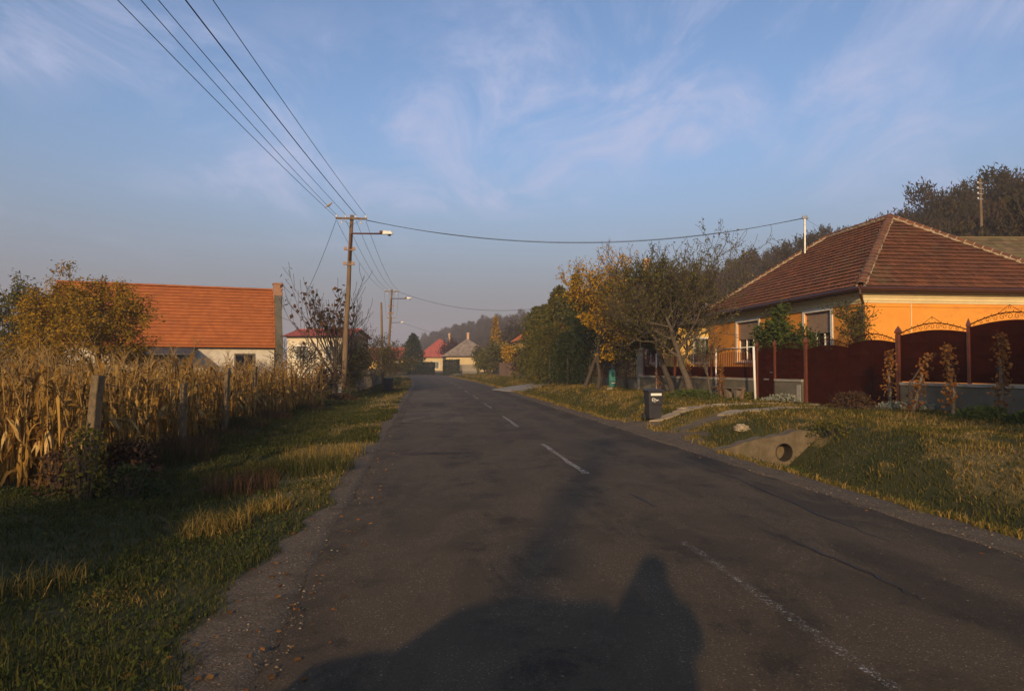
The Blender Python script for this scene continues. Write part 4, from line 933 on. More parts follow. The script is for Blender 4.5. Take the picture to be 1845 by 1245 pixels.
for k in range(4): mb = MB(); mb.box8(dn*(k*(Lf-.4)/3) - nn*.05 + Vector((0,0,-.3)), dn*.4, nn*.4, (0,0,2.0)); mb.build('post', M['pink'], pf)
for k in range(3): mb = MB(); mb.box8(dn*(k*(Lf-.4)/3+.4) + nn*.1 + Vector((0,0,.7)), dn*((Lf-.4)/3-.4), nn*.04, (0,0,.85)); mb.build('panel', M['rust'], pf)
# grey picket fence by the far yellow house
pa, pb = onz(826, 132), onz(862, 118); gf = empty('pale_picket_fence', pa, 0, 'pale slatted fence right of the clipped hedge at the bend', 'fence'); dd = pb-pa; dd.z = 0; Lf = dd.length; dn = dd.normalized(); nn = Vector((-dn.y, dn.x, 0))
for k in range(int(Lf/.6)): mb = MB(); mb.box8(dn*(.6*k)+Vector((0,0,-.3)), dn*.28, nn*.05, (0,0,2.0)); mb.build('slat', M['concrete'], gf)
mb = MB(); mb.box8(Vector((0,0,-.3))+nn*.06, dn*Lf, nn*.2, (0,0,.75)); mb.build('low_wall', M['concrete_dark'], gf)
# brown paling left, between the bare tree and the second pole
pa, pb = onz(640, 42), onz(690, 68); lf = empty('dark_paling_fence', pa, 0, 'dark weathered paling fence behind the shrubs left of the road', 'fence'); dd = pb-pa; dd.z = 0; Lf = dd.length; dn = dd.normalized(); nn = Vector((-dn.y, dn.x, 0))
for k in range(int(Lf/.22)): mb = MB(); mb.box8(dn*(.22*k)+Vector((0,0,-.3)), dn*.12, nn*.025, (0,0,1.7+rr.uniform(-.08,.08))); mb.build('paling', M['wood_grey'], lf)
mb = MB(); mb.box8(Vector((0,0,1.0))+nn*.03, dn*Lf, nn*.05, (0,0,.08)); mb.build('rail', M['wood_grey'], lf)
# ---------------------------------------------------------------- culvert head wall, boulders, far slab
cu = empty('culvert_headwall', (0,0,0), 0, 'weathered concrete culvert head wall with round pipe mouth under the driveway', 'culvert')
c0 = Vector((4.55, 13.35, 0)); cd = Vector((.985, .17, 0)); cn = Vector((-.17, .985, 0)); Lc = 1.75; pc = .96; pr_ = .175; pz = -.08
mb = MB(); n = 28; V = []; top = lambda x: min(.10 + .20*max(x, -.4), .36) + .012*math.sin(x*17) - .25*max(x-1.35, 0)
xs = np.linspace(-.5, Lc, n)
for x in xs:
    for y in (0, .28): V += [c0 + cd*x + cn*y + Vector((0,0,-.62)), c0 + cd*x + cn*y + Vector((0,0,top(x) + .02*math.sin(x*5)))]
f = []
for i in range(n-1):
    a = 4*i; f += [(a+1, a+5, a+7, a+3), (a+2, a+3, a+7, a+6)]
f += [(0,1,3,2), (4*n-4, 4*n-2, 4*n-1, 4*n-3)]; mb.add(V, f)
# front face with a round hole: fan of quads between the hole and a square, then side pieces
K = 24; hc = c0 + cd*pc + Vector((0,0,pz)); ring = [hc + cd*(pr_*math.cos(2*math.pi*k/K)) + Vector((0,0,pr_*math.sin(2*math.pi*k/K))) for k in range(K)]; hs = .24; sq = []
for k in range(K):
    a = 2*math.pi*k/K; m_ = max(abs(math.cos(a)), abs(math.sin(a))); dx, dz = math.cos(a)/m_, math.sin(a)/m_
    zt_ = top(pc+dx*hs) + .02*math.sin((pc+dx*hs)*5)
    sq.append(c0 + cd*(pc+dx*hs) + Vector((0,0, pz+dz*hs if dz < .999 else zt_)) if True else None)
mb.add(ring+sq, [(k, (k+1) % K, K+(k+1) % K, K+k) for k in range(K)])
for x0_, x1_ in ((-.5, pc-hs), (pc+hs, Lc)):
    m_ = 10; V = []
    for i in range(m_+1): x = x0_+(x1_-x0_)*i/m_; V += [c0 + cd*x + Vector((0,0,-.62)), c0 + cd*x + Vector((0,0,top(x)+.02*math.sin(x*5)))]
    mb.add(V, [(2*i, 2*i+2, 2*i+3, 2*i+1) for i in range(m_)])
mb.add([c0+cd*(pc-hs)+Vector((0,0,-.62)), c0+cd*(pc+hs)+Vector((0,0,-.62)), c0+cd*(pc+hs)+Vector((0,0,pz-hs)), c0+cd*(pc-hs)+Vector((0,0,pz-hs))], [(0,1,2,3)])
for sg in (-1, 1):
    x = pc+sg*hs; mb.add([c0+cd*x+Vector((0,0,pz+hs)), c0+cd*x+Vector((0,0,top(x)+.02*math.sin(x*5))), c0+cd*(x-sg*.003)+Vector((0,0,top(x)+.02*math.sin(x*5)))], [(0,1,2)])
mb.build('wall', M['concrete_culvert'], cu) if 'concrete_culvert' in M else mb.build('wall', M['concrete_lichen'], cu)
mb = MB(); K = 24; V = []
for r, y in ((pr_, -.012), (pr_+.012, -.012), (pr_+.012, .05), (pr_, 2.5)):
    V += [hc + cd*(r*math.cos(2*math.pi*k/K)) + cn*y + Vector((0,0,r*math.sin(2*math.pi*k/K))) for k in range(K)]
fs = []
for j in range(2): fs += [(j*K+k, j*K+(k+1) % K, (j+1)*K+(k+1) % K, (j+1)*K+k) for k in range(K)]
fs += [(k, 3*K+k, 3*K+(k+1) % K, (k+1) % K) for k in range(K)] + [tuple(3*K+k for k in range(K))]
mb.add(V, fs); mb.build('pipe', M['pipe_dark'], cu)
def boulder(label, px, py, Y, rx, ry, rz, seed, mat='stone', grp=None):
    rg = np.random.default_rng(seed); mb = MB(); n, m_ = 22, 13; V = []; ph = rg.random((6, 3))*6
    for j in range(m_+1):
        t = math.pi*j/m_
        for i in range(n):
            a = 2*math.pi*i/n; d = Vector((math.sin(t)*math.cos(a), math.sin(t)*math.sin(a), math.cos(t)))
            k = 1 + sum(.06*math.sin(3.1*(d.x*q[0]+d.y*q[1]+d.z*q[2])+q[0]*5) + .045*math.sin(7.3*(d.x*q[1]+d.y*q[2]-d.z*q[0])+q[1]) for q in ph)
            V.append((d.x*rx*k, d.y*ry*k, max(d.z*rz*k, -rz*.6)))
    mb.add(V, [(j*n+i, j*n+(i+1) % n, (j+1)*n+(i+1) % n, (j+1)*n+i) for j in range(m_) for i in range(n)])
    o = mb.build('boulder', M[mat], None); p = at(px, py, Y); p.z = gz(p.x, p.y) + rz*.45; o.location = p; tag(o, label, 'boulder', grp); return o
boulder('pale round boulder on the near edge of the driveway above the culvert', 1336, 778, 14.8, .17, .14, .10, 3)
boulder('flat pale boulder in the grass beyond the driveway tracks', 1232, 750, 19.6, .21, .15, .07, 5)
boulder('small pale stone lying on the far bank below the trees', 1098, 706, 36, .22, .18, .10, 8)
sl = empty('concrete_slab_bridge', (0,0,0), 0, 'pale concrete slab over the ditch leading to the farther yard', 'slab')
A_s, B_s = at(925, 704, 44.5), at(1000, 690, 50); A_s.z = .04; B_s.z = .36; dv_ = B_s-A_s; nv_ = Vector((-.55, 1.0, 0)).normalized()
mb = MB(); mb.box8(A_s, dv_*1.02, nv_*3.2, (0,0,-.16)); mb.build('slab', M['concrete'], sl, bevel=.02)
mb = MB(); mb.box8(A_s + dv_*.45 + Vector((0,0,-.75)), dv_*.3, nv_*.25, (0,0,.585)); mb.build('abutment', M['concrete_dark'], sl)
# small post by the bend
p_ = onz(759, 140); mb = MB(); mb.lathe(p_, [(.14,-.2), (.14,.75), (.20,.80), (.20,.95), (.10,1.05), (.02,1.08)], 10); tag(mb.build('hydrant', M['teal'], None, True), 'small teal hydrant on the far verge at the bend', 'hydrant')
p_ = onz(716, 120); mb = MB(); mb.tube([p_, p_+Vector((0,0,2.2))], .05, 6); lp = mb.build('garden_lantern', M['rust'], None); tag(lp, 'white globe garden lantern far off beside the conifer', 'lantern')
mb = MB(); mb.lathe(p_+Vector((0,0,2.2)), [(.05,0), (.22,.08), (.28,.24), (.2,.4), (.03,.48)], 12); mb.build('globe', M['white'], lp, True)
# ---------------------------------------------------------------- concrete maize-field fence posts
fpost = [((-5.62, 8.85), 1.58, .135, (.10, 0), 'leaning thick concrete fence post with weeds at its foot, nearest in the maize'),
         ((-6.53, 13.2), 1.32, .115, (.0, .03), 'shorter upright concrete fence post, second along the maize edge'),
         ((-7.36, 17.1), 1.62, .115, (.05, 0), 'third concrete fence post along the maize edge, leaning slightly right'),
         ((-8.25, 21.3), 1.62, .115, (.02, .02), 'farthest concrete fence post of the maize field')]
PT = []
for (x, y), h, w_, (lx, ly), lab in fpost:
    z = gz(x, y); mb = MB(); n = 6; V = []
    for k in range(n+1):
        t = k/n; w2 = w_/2*(1-.12*t); c = Vector((lx*h*t, ly*h*t, -.2+(h+.2)*t)); rr2 = random.Random(k+int(x*10))
        V += [c + Vector((sx*w2*rr2.uniform(.93,1.05), sy*w2*rr2.uniform(.93,1.05), 0)) for sx, sy in ((-1,-1), (1,-1), (1,1), (-1,1))]
    f = [(3,2,1,0), tuple(4*n+k for k in range(4))] + [(4*k+j, 4*k+(j+1) % 4, 4*k+4+(j+1) % 4, 4*k+4+j) for k in range(n) for j in range(4)]
    mb.add(V, f); o = mb.build('fence_post', M['concrete_lichen'], None, bevel=.012); o.location = (x, y, z); o.rotation_euler = (0, 0, -.25); tag(o, lab, 'fence post', 'concrete posts along the maize'); PT.append((Vector((x, y, z)), h, Vector((lx, ly, 1))))
wn_ = [('upper', .93), ('middle', .62)]
for i in range(3):
    for nm, k in wn_:
        A = PT[i][0] + PT[i][2]*PT[i][1]*k; Bq = PT[i+1][0] + PT[i+1][2]*PT[i+1][1]*k
        wire('fence_wire', f'{nm} rusty wire strung between the {["first and second","second and third","third and farthest"][i]} maize fence posts', A, Bq, .06, .005, 12, 'wire', mat='rust')

# ---------------------------------------------------------------- broken concrete wheel tracks of the driveway
dw = empty('concrete_wheel_tracks', (0,0,0), 0, 'two rows of broken pale concrete slabs forming the driveway to the maroon gate', 'driveway'); rr = random.Random(9)   # driveway_slabs
M['slab'] = simple('slab', (.36,.285,.185), (.25,.195,.12), 4, .95, .7, 40, rnd=.2, stain=(.14,.11,.06), coord='Position')
for dc0, a0, a1 in ((.95, 1.9, 9.3), (-1.05, 2.3, 9.6)):
    a = a0
    while a < a1:
        ln = rr.uniform(.55, 1.35); wd = rr.uniform(.26, .36); n = 10; V = []; ctr = DP0 + DD*(a+ln/2) + DN*(dc0+rr.uniform(-.10, .10))
        tx, ty = rr.uniform(-.03, .03), rr.uniform(-.03, .03); z0 = gz(ctr[0], ctr[1])
        for k in range(n):
            t = 2*math.pi*k/n; c_, s_ = math.cos(t), math.sin(t); m_ = max(abs(c_), abs(s_)); px = c_/m_*ln/2*rr.uniform(.86, 1.0); py = s_/m_*wd*rr.uniform(.80, 1.0)
            q = ctr + DD*px + DN*py; V.append((q[0], q[1], gz(q[0], q[1]) + .05 + tx*px + ty*py))
        mb = MB(); mb.prism(V, (0, 0, -.10)); mb.build('slab', M['slab'], dw); a += ln + rr.uniform(.03, .22)
# ================================================================== trees and shrubs
def grow(seed, L0, r0, levels=3, nch=(7,6,5), ang=(.9,.8,.8), lr=(.62,.55,.5), up=(.05,.12,.12,.1), wob=.16, start=.35, lean=(0,0), nseg=(7,6,5,4), apex=True):
    rg = np.random.default_rng(seed); lines = []; Zu = np.array((0,0,1.))
    def br(p, d, L, r, lev):
        n = nseg[min(lev, 3)]; pts = [p]; rad = [r]
        for i in range(n):
            d = d + rg.normal(0, wob, 3) + up[min(lev, 3)]*Zu; d = d/np.linalg.norm(d); p = p + d*L/n
            pts.append(p); rad.append(max(r*(1-(i+1)/n*(.7 if lev else .62)), .004))
        lines.append((np.array(pts), np.array(rad), lev))
        if lev < levels:
            k = nch[min(lev, len(nch)-1)]; az = rg.random()*6.28
            for c in range(k):
                lo = start if lev == 0 else .18; t = lo + (1-lo)*(c+rg.random()*.9)/k; t = min(t, .98); f = t*n; i = int(f); q = pts[i]+(pts[min(i+1,n)]-pts[i])*(f-i)
                dd = pts[min(i+1,n)]-pts[i]; dd = dd/np.linalg.norm(dd); az += 2.4 + rg.normal(0, .4)
                a = np.cross(dd, Zu if abs(dd[2]) < .95 else np.array((1.,0,0))); a /= np.linalg.norm(a); b_ = np.cross(dd, a)
                th = ang[min(lev, len(ang)-1)]*rg.uniform(.7, 1.25); nd = dd*math.cos(th) + (a*math.cos(az)+b_*math.sin(az))*math.sin(th)
                br(q, nd, L*lr[min(lev, len(lr)-1)]*rg.uniform(.7, 1.2)*(1.15-.5*t if lev == 0 else 1), max(rad[i]*.62, .005), lev+1)
    br(np.zeros(3), np.array((lean[0], lean[1], 1.)), L0, r0, 0); return lines
def branch_mesh(name, lines, mat, minr=.006):
    V = []; Fq = []; k0 = 0
    for pts, rad, lev in lines:
        n = (9, 6, 4, 3)[min(lev, 3)]; d = np.gradient(pts, axis=0); d /= np.linalg.norm(d, axis=1)[:, None]+1e-9
        ref = np.array((.3, .9, .2)); a = np.cross(d, ref); a /= np.linalg.norm(a, axis=1)[:, None]+1e-9; c = np.cross(d, a)
        t = np.arange(n)*2*math.pi/n; rr = np.maximum(rad, minr)
        ring = pts[:, None] + rr[:, None, None]*(a[:, None]*np.cos(t)[None, :, None] + c[:, None]*np.sin(t)[None, :, None]); m = len(pts)
        V.append(ring.reshape(-1, 3)); i = np.arange(m-1)[:, None]; j = np.arange(n)[None]
        Fq.append(np.stack([i*n+j, i*n+(j+1) % n, (i+1)*n+(j+1) % n, (i+1)*n+j], -1).reshape(-1, 4)+k0); k0 += m*n
    return npmesh(name, np.concatenate(V), [np.concatenate(Fq)], mat, smooth=True)
def leaf_quads(P, size, rg, aspect=.5, droop=0., up=0.):
    N = len(P); a = rg.normal(0, 1, (N, 3)); a[:, 2] += -droop+up; a /= np.linalg.norm(a, axis=1)[:, None]; r = rg.normal(0, 1, (N, 3)); b_ = np.cross(a, r); b_ /= np.linalg.norm(b_, axis=1)[:, None]
    n_ = np.cross(a, b_); s = (size*rg.uniform(.6, 1.35, N))[:, None]
    V = np.stack([P, P+a*s*.45+b_*s*aspect*.5+n_*s*.06, P+a*s, P+a*s*.45-b_*s*aspect*.5+n_*s*.06], 1).reshape(-1, 3)
    return V, np.arange(4*N).reshape(N, 4)
def leaf_pts(lines, N, rg, levmin, spread, frac=(0.2, 1.0), keep=None):
    S = [(p, l) for p, r, l in lines if l >= levmin]; ln = np.array([np.linalg.norm(np.diff(p, axis=0), axis=1).sum() for p, l in S]); pr = ln/ln.sum()
    ch = rg.choice(len(S), N, p=pr); t = rg.uniform(*frac, N); P = np.empty((N, 3))
    for i in range(N):
        p = S[ch[i]][0]; f = t[i]*(len(p)-1); k = min(int(f), len(p)-2); P[i] = p[k]+(p[k+1]-p[k])*(f-k)
    P += rg.normal(0, spread, (N, 3))
    return P if keep is None else P[keep(P)]
def tree(name, label, px, Y, lines, leafm, N, size, seed, bark='bark', levmin=2, spread=.06, aspect=.55, droop=.3, group=None, cat='tree', rz=0, keep=None, pos=None, scale=1.0, minr=.006, frac=(.2,1.)):
    rg = np.random.default_rng(seed+1000); p = Vector(pos) if pos else onz(px, Y); p.z = gz(p.x, p.y)-.05
    rt = empty(name, p, rz, label, cat, group); rt.scale = scale if isinstance(scale, tuple) else (scale,)*3
    ob('trunk', branch_mesh('trunk', lines, M[bark], minr), rt)
    if N:
        P = leaf_pts(lines, N, rg, levmin, spread, frac, keep); V, Fq = leaf_quads(P, size, rg, aspect, droop); ob('crown', npmesh('crown', V, [Fq], M[leafm]), rt)
    return rt
# --- roadside trees on the right
G1 = 'roadside trees on the right bank'
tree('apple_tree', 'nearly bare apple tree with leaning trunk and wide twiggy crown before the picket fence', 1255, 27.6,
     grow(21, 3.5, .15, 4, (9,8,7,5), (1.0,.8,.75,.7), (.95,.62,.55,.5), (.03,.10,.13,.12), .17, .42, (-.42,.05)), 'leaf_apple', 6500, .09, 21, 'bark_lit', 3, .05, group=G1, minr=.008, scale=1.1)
tree('apple_tree', 'straight trunked twiggy apple tree left of the leaning one', 1213, 30.5,
     grow(22, 3.7, .13, 4, (9,8,7,5), (.8,.8,.75,.7), (.85,.6,.55,.5), (.06,.12,.13,.12), .16, .45, (.02,0)), 'leaf_apple', 9000, .10, 22, 'bark', 3, .06, group=G1, minr=.008, scale=1.12)
tree('young_fruit_tree', 'young forked fruit tree just left of the white pipe frame', 1281, 26.6,
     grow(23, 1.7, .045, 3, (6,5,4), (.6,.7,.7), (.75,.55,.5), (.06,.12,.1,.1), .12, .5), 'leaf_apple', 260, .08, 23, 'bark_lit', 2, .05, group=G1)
tree('golden_tree', 'tall tree with bright golden yellow leaves and slim trunk', 1052, 38.5,
     grow(24, 5.0, .12, 4, (9,7,6,3), (.65,.75,.7,.7), (.55,.58,.55,.5), (.05,.10,.10,.1), .14, .30, (.16,0)), 'leaf_gold', 11000, .14, 24, 'bark', 3, .10, group=G1, minr=.009)
tree('golden_tree', 'golden leaved tree with a second slim trunk, right of the tallest golden one', 1077, 37,
     grow(25, 5.4, .11, 4, (9,7,6,3), (.65,.75,.7,.7), (.52,.58,.55,.5), (.06,.10,.10,.1), .14, .34, (.10,0)), 'leaf_gold', 4500, .13, 25, 'bark', 3, .10, group=G1, minr=.009)
tree('olive_leaved_tree', 'olive leaved tree filling the gap between golden and apple trees', 1128, 38.5,
     grow(26, 3.6, .11, 4, (9,7,6,3), (.75,.8,.7,.7), (.62,.58,.55,.5), (.03,.08,.08,.1), .15, .28, (.03,0)), 'leaf_olive', 9000, .14, 26, 'bark', 3, .10, group=G1, minr=.009)
tree('olive_leaved_tree', 'dull green tree in shade behind the leaning apple tree', 1185, 41,
     grow(27, 4.2, .13, 4, (9,7,6,3), (.75,.8,.7,.7), (.6,.58,.55,.5), (.05,.08,.08,.1), .15, .28), 'leaf_olive', 10000, .15, 27, 'bark', 3, .12, group=G1, minr=.009)
# --- dark evergreens
def cone_tree(name, label, px, Y, H, Rb, N, mat, seed, power=.8, size=.22, z0=.1, group=None, clump=1.0, pos=None, cat='tree', rag=.18):
    rg = np.random.default_rng(seed); p = Vector(pos) if pos else onz(px, Y); p.z = gz(p.x, p.y)-.05; rt = empty(name, p, 0, label, cat, group)
    mb = MB(); mb.tube([(0,0,0), (.03,0,H*.5), (0,0,H*.97)], [.04+H*.014, .03+H*.008, .01], 7); mb.build('trunk', M['bark'], rt)
    t = rg.random(N)**.75; h = z0 + t*(H-z0); az = rg.random(N)*2*math.pi
    lump = 1 + rag*np.sin(az*3+h*2.1+seed) + rag*.8*np.sin(az*7-h*3.7) + rg.normal(0, .10, N)
    rr = Rb*np.clip(1-t, 0, 1)**power*lump*(1-.55*rg.random(N)**2.2)
    P = np.stack([rr*np.cos(az), rr*np.sin(az), h], 1); out = np.stack([np.cos(az), np.sin(az), .35+0*az], 1)
    V, Fq = leaf_quads(P, size, rg, .45, 0, .1); ob('crown', npmesh('crown', V, [Fq], M[mat]), rt); return rt
cone_tree('spruce_tree', 'tall dark spruce rising behind the golden tree', 1037, 56, 9.0, 1.9, 3800, 'leaf_dark', 31, .9, .34)
cone_tree('evergreen_tree', 'broad dark evergreen with ochre flecks left of the golden tree', 1008, 52, 7.6, 2.4, 7000, 'leaf_olive', 32, .55, .26)
cone_tree('evergreen_tree', 'second broad olive evergreen at the left end of the dark tree group', 982, 56, 6.4, 2.3, 6000, 'leaf_olive', 33, .5, .26)
cone_tree('evergreen_tree', 'dark leafy tree between the far evergreens and the far bin', 968, 62, 6.8, 2.2, 5000, 'leaf_olive', 37, .5, .26, rag=.3)
cone_tree('evergreen_tree', 'dark green tree just behind the golden tree', 1062, 47, 6.6, 2.2, 6500, 'leaf_dark', 38, .5, .22, rag=.3)
cone_tree('evergreen_bush', 'low dark evergreen bush at the roadside by the concrete slab', 1022, 44.5, 3.6, 1.35, 5000, 'leaf_dark', 34, .4, .15, 0, cat='bush', rag=.34)
cone_tree('evergreen_bush', 'dark rounded evergreen bush behind the low one near the slab', 990, 50, 4.6, 1.7, 5000, 'leaf_olive', 35, .38, .17, 0, cat='bush', rag=.34)
cone_tree('conifer_tree', 'dark pointed conifer standing at the bend of the road', 744, 130, 8.0, 2.9, 3600, 'leaf_dark', 36, .65, .5)
# --- shrubs behind the maroon fence
tree('lilac_shrub', 'leafy green shrub showing above the maroon wicket gate', 1378, 28.6, grow(41, 2.2, .06, 3, (9,7,5), (.55,.7,.7), (.5,.5,.5), (.05,.08,.08,.05), .12, .3), 'leaf_shrub', 5200, .12, 41, 'bark', 2, .10, group='shrubs behind the fence', keep=lambda P: P[:, 0]+P[:, 1]*.325 > -.8, pos=(11.0, 28.0, 0), cat='shrub', scale=(1.35, 1.35, 1.2))
tree('lilac_shrub', 'smaller green shrub right of the leafy one above the fence', 1415, 27.2, grow(42, 1.8, .05, 3, (8,6,5), (.5,.7,.7), (.5,.5,.5), (.05,.08,.08,.05), .12, .3), 'leaf_shrub', 2600, .11, 42, 'bark', 2, .10, group='shrubs behind the fence', keep=lambda P: P[:, 0]+P[:, 1]*.325 > -.55, pos=(11.3, 26.6, 0), cat='shrub', scale=1.2)
tree('sparse_shrub', 'thin half bare shrub before the corner of the orange house', 1520, 23.6, grow(43, 2.5, .04, 3, (8,6,5), (.4,.6,.6), (.5,.55,.5), (.06,.10,.1,.1), .14, .30), 'leaf_olive', 1100, .085, 43, 'bark', 2, .06, group='shrubs behind the fence', keep=lambda P: P[:, 0]+P[:, 1]*.325 > -.7, pos=(12.1, 23.6, 0), cat='shrub', scale=(1.35, 1.35, 1.1))
# --- left side
tree('birch_tree', 'yellow leaved birch in front of the barn roof', 178, 26.5, grow(51, 4.8, .11, 4, (11,7,5,3), (.6,.75,.7,.6), (.48,.58,.5,.5), (.06,.02,-.06,-.1), .13, .22, (.02,0)), 'leaf_birch', 22000, .105, 51, 'bark', 2, .11, group='trees left of the barn', minr=.009, scale=(1.05, 1.05, .87))
tree('birch_tree', 'smaller yellow olive birch left of the tallest birch', 92, 27.5, grow(52, 3.7, .09, 4, (10,7,5,3), (.7,.75,.7,.6), (.52,.58,.5,.5), (.05,.02,-.05,-.1), .14, .2), 'leaf_birch', 15000, .105, 52, 'bark', 2, .12, group='trees left of the barn', minr=.009, scale=(1.1, 1.1, .98))
tree('dark_green_tree', 'dark green tree at the far left edge behind the birches', 25, 36, grow(53, 4.2, .14, 4, (10,7,5,3), (.7,.8,.7,.6), (.6,.58,.5,.5), (.04,.05,.05,.05), .14, .2), 'leaf_olive', 8000, .15, 53, 'bark', 2, .16, group='trees left of the barn', minr=.009)
tree('walnut_sapling', 'bare spreading tree with a few dark brown leaves behind the near pole', 603, 37.5, grow(54, 2.3, .15, 3, (11,7,5), (.62,.55,.5), (1.75,.55,.45), (.03,.085,.14,.12), .075, .28, (0,0), (6,8,7,5)), 'leaf_brown', 480, .26, 54, 'bark', 2, .12, aspect=.75, droop=.9, minr=.011, keep=lambda P: ((P[:, 0] < .9) & (P[:, 2] > 3.6)) | (P[:, 0] < -1.4))
for k, (px, Y, h, mt, lab, N) in enumerate(((545, 34, 2.0, 'leaf_brown', 'brown leaved bush at the end of the maize, below the bare tree', 450), (580, 33, 1.3, 'leaf_brown', 'low russet bush left of the near pole foot', 800),
        (648, 44, 2.5, 'leaf_brown', 'tangled brown bush right of the near pole', 2400), (672, 52, 2.9, 'leaf_olive', 'olive tangled bush before the paling fence', 2400), (712, 82, 2.6, 'leaf_olive', 'green bush just behind the second pole', 2600), (660, 60, 3.4, 'leaf_brown', 'taller brown bush behind the paling fence', 3000), (630, 41, 2.1, 'leaf_olive', 'olive bush close behind the near pole', 1800), (690, 72, 2.9, 'leaf_brown', 'brown bush just left of the second pole', 2600))):
    tree('hedge_bush', lab, px, Y, grow(60+k, h, .05, 3, (9,7,5), (.8,.8,.8), (.8,.6,.5), (.02,.06,.08,.05), .17, .08), mt, N, .13, 60+k, 'bark', 1, .12, group='bushes on the left verge', cat='bush', minr=.012)
# --- far trees in the middle
FT = [(812, 158, 5.6, 'leaf_purple', 'dark purple brown tree behind the grey roofed house'), (845, 166, 5.2, 'leaf_wood', 'grey bare tree right of the grey roof chimney'), (872, 104, 2.9, 'leaf_apple', 'small yellow green fruit tree at the road bend'),
      (885, 102, 2.7, 'leaf_apple', 'second small yellow green fruit tree beside its twin at the bend'), (905, 92, 3.6, 'leaf_olive', 'olive tree over the plank fence'), (922, 84, 3.0, 'leaf_gold', 'ochre tree before the rust red roof'),
      (946, 69, 2.2, 'leaf_purple', 'small dark red leaved tree behind the far bin'), (860, 118, 3.4, 'leaf_olive', 'dull green tree right of the grey roofed house'), (935, 130, 7.5, 'leaf_wood2', 'tall grey hazy tree behind the rust red roof'),
      (900, 150, 7.0, 'leaf_wood', 'tall hazy bare tree at the foot of the hill'), (968, 72, 4.2, 'leaf_purple', 'dark bare topped tree left of the evergreens')]
for k, (px, Y, h, mt, lab) in enumerate(FT):
    tree('distant_tree', lab, px, Y, grow(80+k, h, .12, 3, (10,7,5), (.75,.8,.7), (.55,.58,.5), (.05,.06,.06,.05), .15, .25), mt, 2600, .10+.0022*Y, 80+k, 'bark', 1, .15+.001*Y, group='trees at the bend of the road', minr=.02)
cone_tree('larch_tree', 'golden larch rising above the fruit trees at the bend', 893, 112, 9.5, 1.7, 2600, 'leaf_birch', 99, .9, .45)
for px, Y, w_, h_, lab, sd in ((715, 128, 5.0, 2.3, 'clipped dark hedge left of the conifer', 1), (765, 133, 3.8, 2.5, 'clipped dark hedge right of the conifer', 2), (813, 128, 2.9, 2.7, 'rounded green hedge before the grey roofed house', 3)):
    rg = np.random.default_rng(sd); p = onz(px, Y); rt = empty('clipped_hedge', p, R(8), lab, 'hedge', 'clipped hedges at the bend'); N = 3200
    P = rg.uniform(-1, 1, (N, 3)); ax_ = rg.integers(0, 3, N); P[np.arange(N), ax_] = np.sign(P[np.arange(N), ax_])*rg.uniform(.82, 1.0, N); P = P*np.array((w_/2, .8, h_/2)) + np.array((0, 0, h_/2)); V, Fq = leaf_quads(P, .30, rg, .6)
    ob('foliage', npmesh('foliage', V, [Fq], M['leaf_dark']), rt); mb = MB(); mb.box(-w_/2*.8, w_/2*.8, -.55, .55, -.2, h_*.86); mb.build('inner_growth', M['twig'], rt)
# --- orange leaved vines on stakes at the right
VN = [(1602, 20.0, 1.75, 'orange leaved vine on a stake against the right gate post'), (1640, 17.6, 1.55, 'leaning orange leaved vine, second from the gate post'), (1716, 16.9, 1.75, 'orange leaved vine around a pale split stake in the middle of the bank'),
      (1803, 15.8, 1.95, 'tallest orange leaved vine on a stake at the right edge'), (1297, 27.0, 1.35, 'small russet vine before the plank bench'), (1240, 30.5, 1.3, 'russet leaved vine between the two apple trunks'), (1186, 32.4, 1.2, 'russet vine at the foot of the pale metal post')]
for k, (px, Y, h, lab) in enumerate(VN):
    p = onz(px, Y); rt = empty('staked_vine', p, 0, lab, 'vine', 'staked vines along the fence'); rg = np.random.default_rng(200+k); lx = (.02, .32, -.06, .03, .05, 0, 0)[k]
    mb = MB(); mb.tube([(0,0,-.15), (lx*.4*h+.015, .01, h*.42), (lx*.7*h-.02, 0, h*.70)] if k == 1 else [(0,0,-.15), (.02, 0, h*.35), (lx*h*.6-.03, .01, h*.74)], [.05, .045, .03] if k < 4 else [.02,.016,.01], 7); mb.build('stake', M['wood_grey'], rt)
    n = int(190*h); t = rg.random(n)**.8; P = np.stack([lx*h*t + rg.normal(0, .10, n)*(1.15-.55*t), rg.normal(0, .10, n)*(1.15-.55*t), .12+t*h], 1); V, Fq = leaf_quads(P, .085, rg, .8, .5); ob('leaves', npmesh('leaves', V, [Fq], M['leaf_orange']), rt)
    mb = MB()
    for q in range(3): mb.tube([(0,0,0), (rg.normal(0,.06), rg.normal(0,.06), h*.5), (lx*h+rg.normal(0,.04), rg.normal(0,.04), h*1.03)], [.012,.009,.004], 4); 
    mb.build('shoots', M['twig'], rt)['kind'] = 'stuff'
# --- weeds at the foot of the first post and by the culvert
def weed(name, label, x, y, rx, ry, h, N, mat, size, seed, cat='weed', twig=14, group=None):
    rg = np.random.default_rng(seed); rt = empty(name, (x, y, gz(x, y)), 0, label, cat, group); t = rg.random(N); az = rg.random(N)*6.28; rr = np.sqrt(rg.random(N))*(1-.55*t)
    P = np.stack([rx*rr*np.cos(az), ry*rr*np.sin(az), h*t**.8*(1-.4*rr**2)], 1); V, Fq = leaf_quads(P, size, rg, .5, .2); ob('foliage', npmesh('foliage', V, [Fq], M[mat]), rt)
    mb = MB()
    for k in range(twig): a = rg.random()*6.28; q = rg.random(); mb.tube([(rx*.3*q*math.cos(a), ry*.3*q*math.sin(a), -.05), (rx*.6*q*math.cos(a), ry*.6*q*math.sin(a), h*.5), (rx*.9*q*math.cos(a), ry*.9*q*math.sin(a), h*rg.uniform(.7, 1.1))], [.006,.005,.002], 4)
    mb.build('stems', M['twig'], rt)['kind'] = 'stuff'; return rt
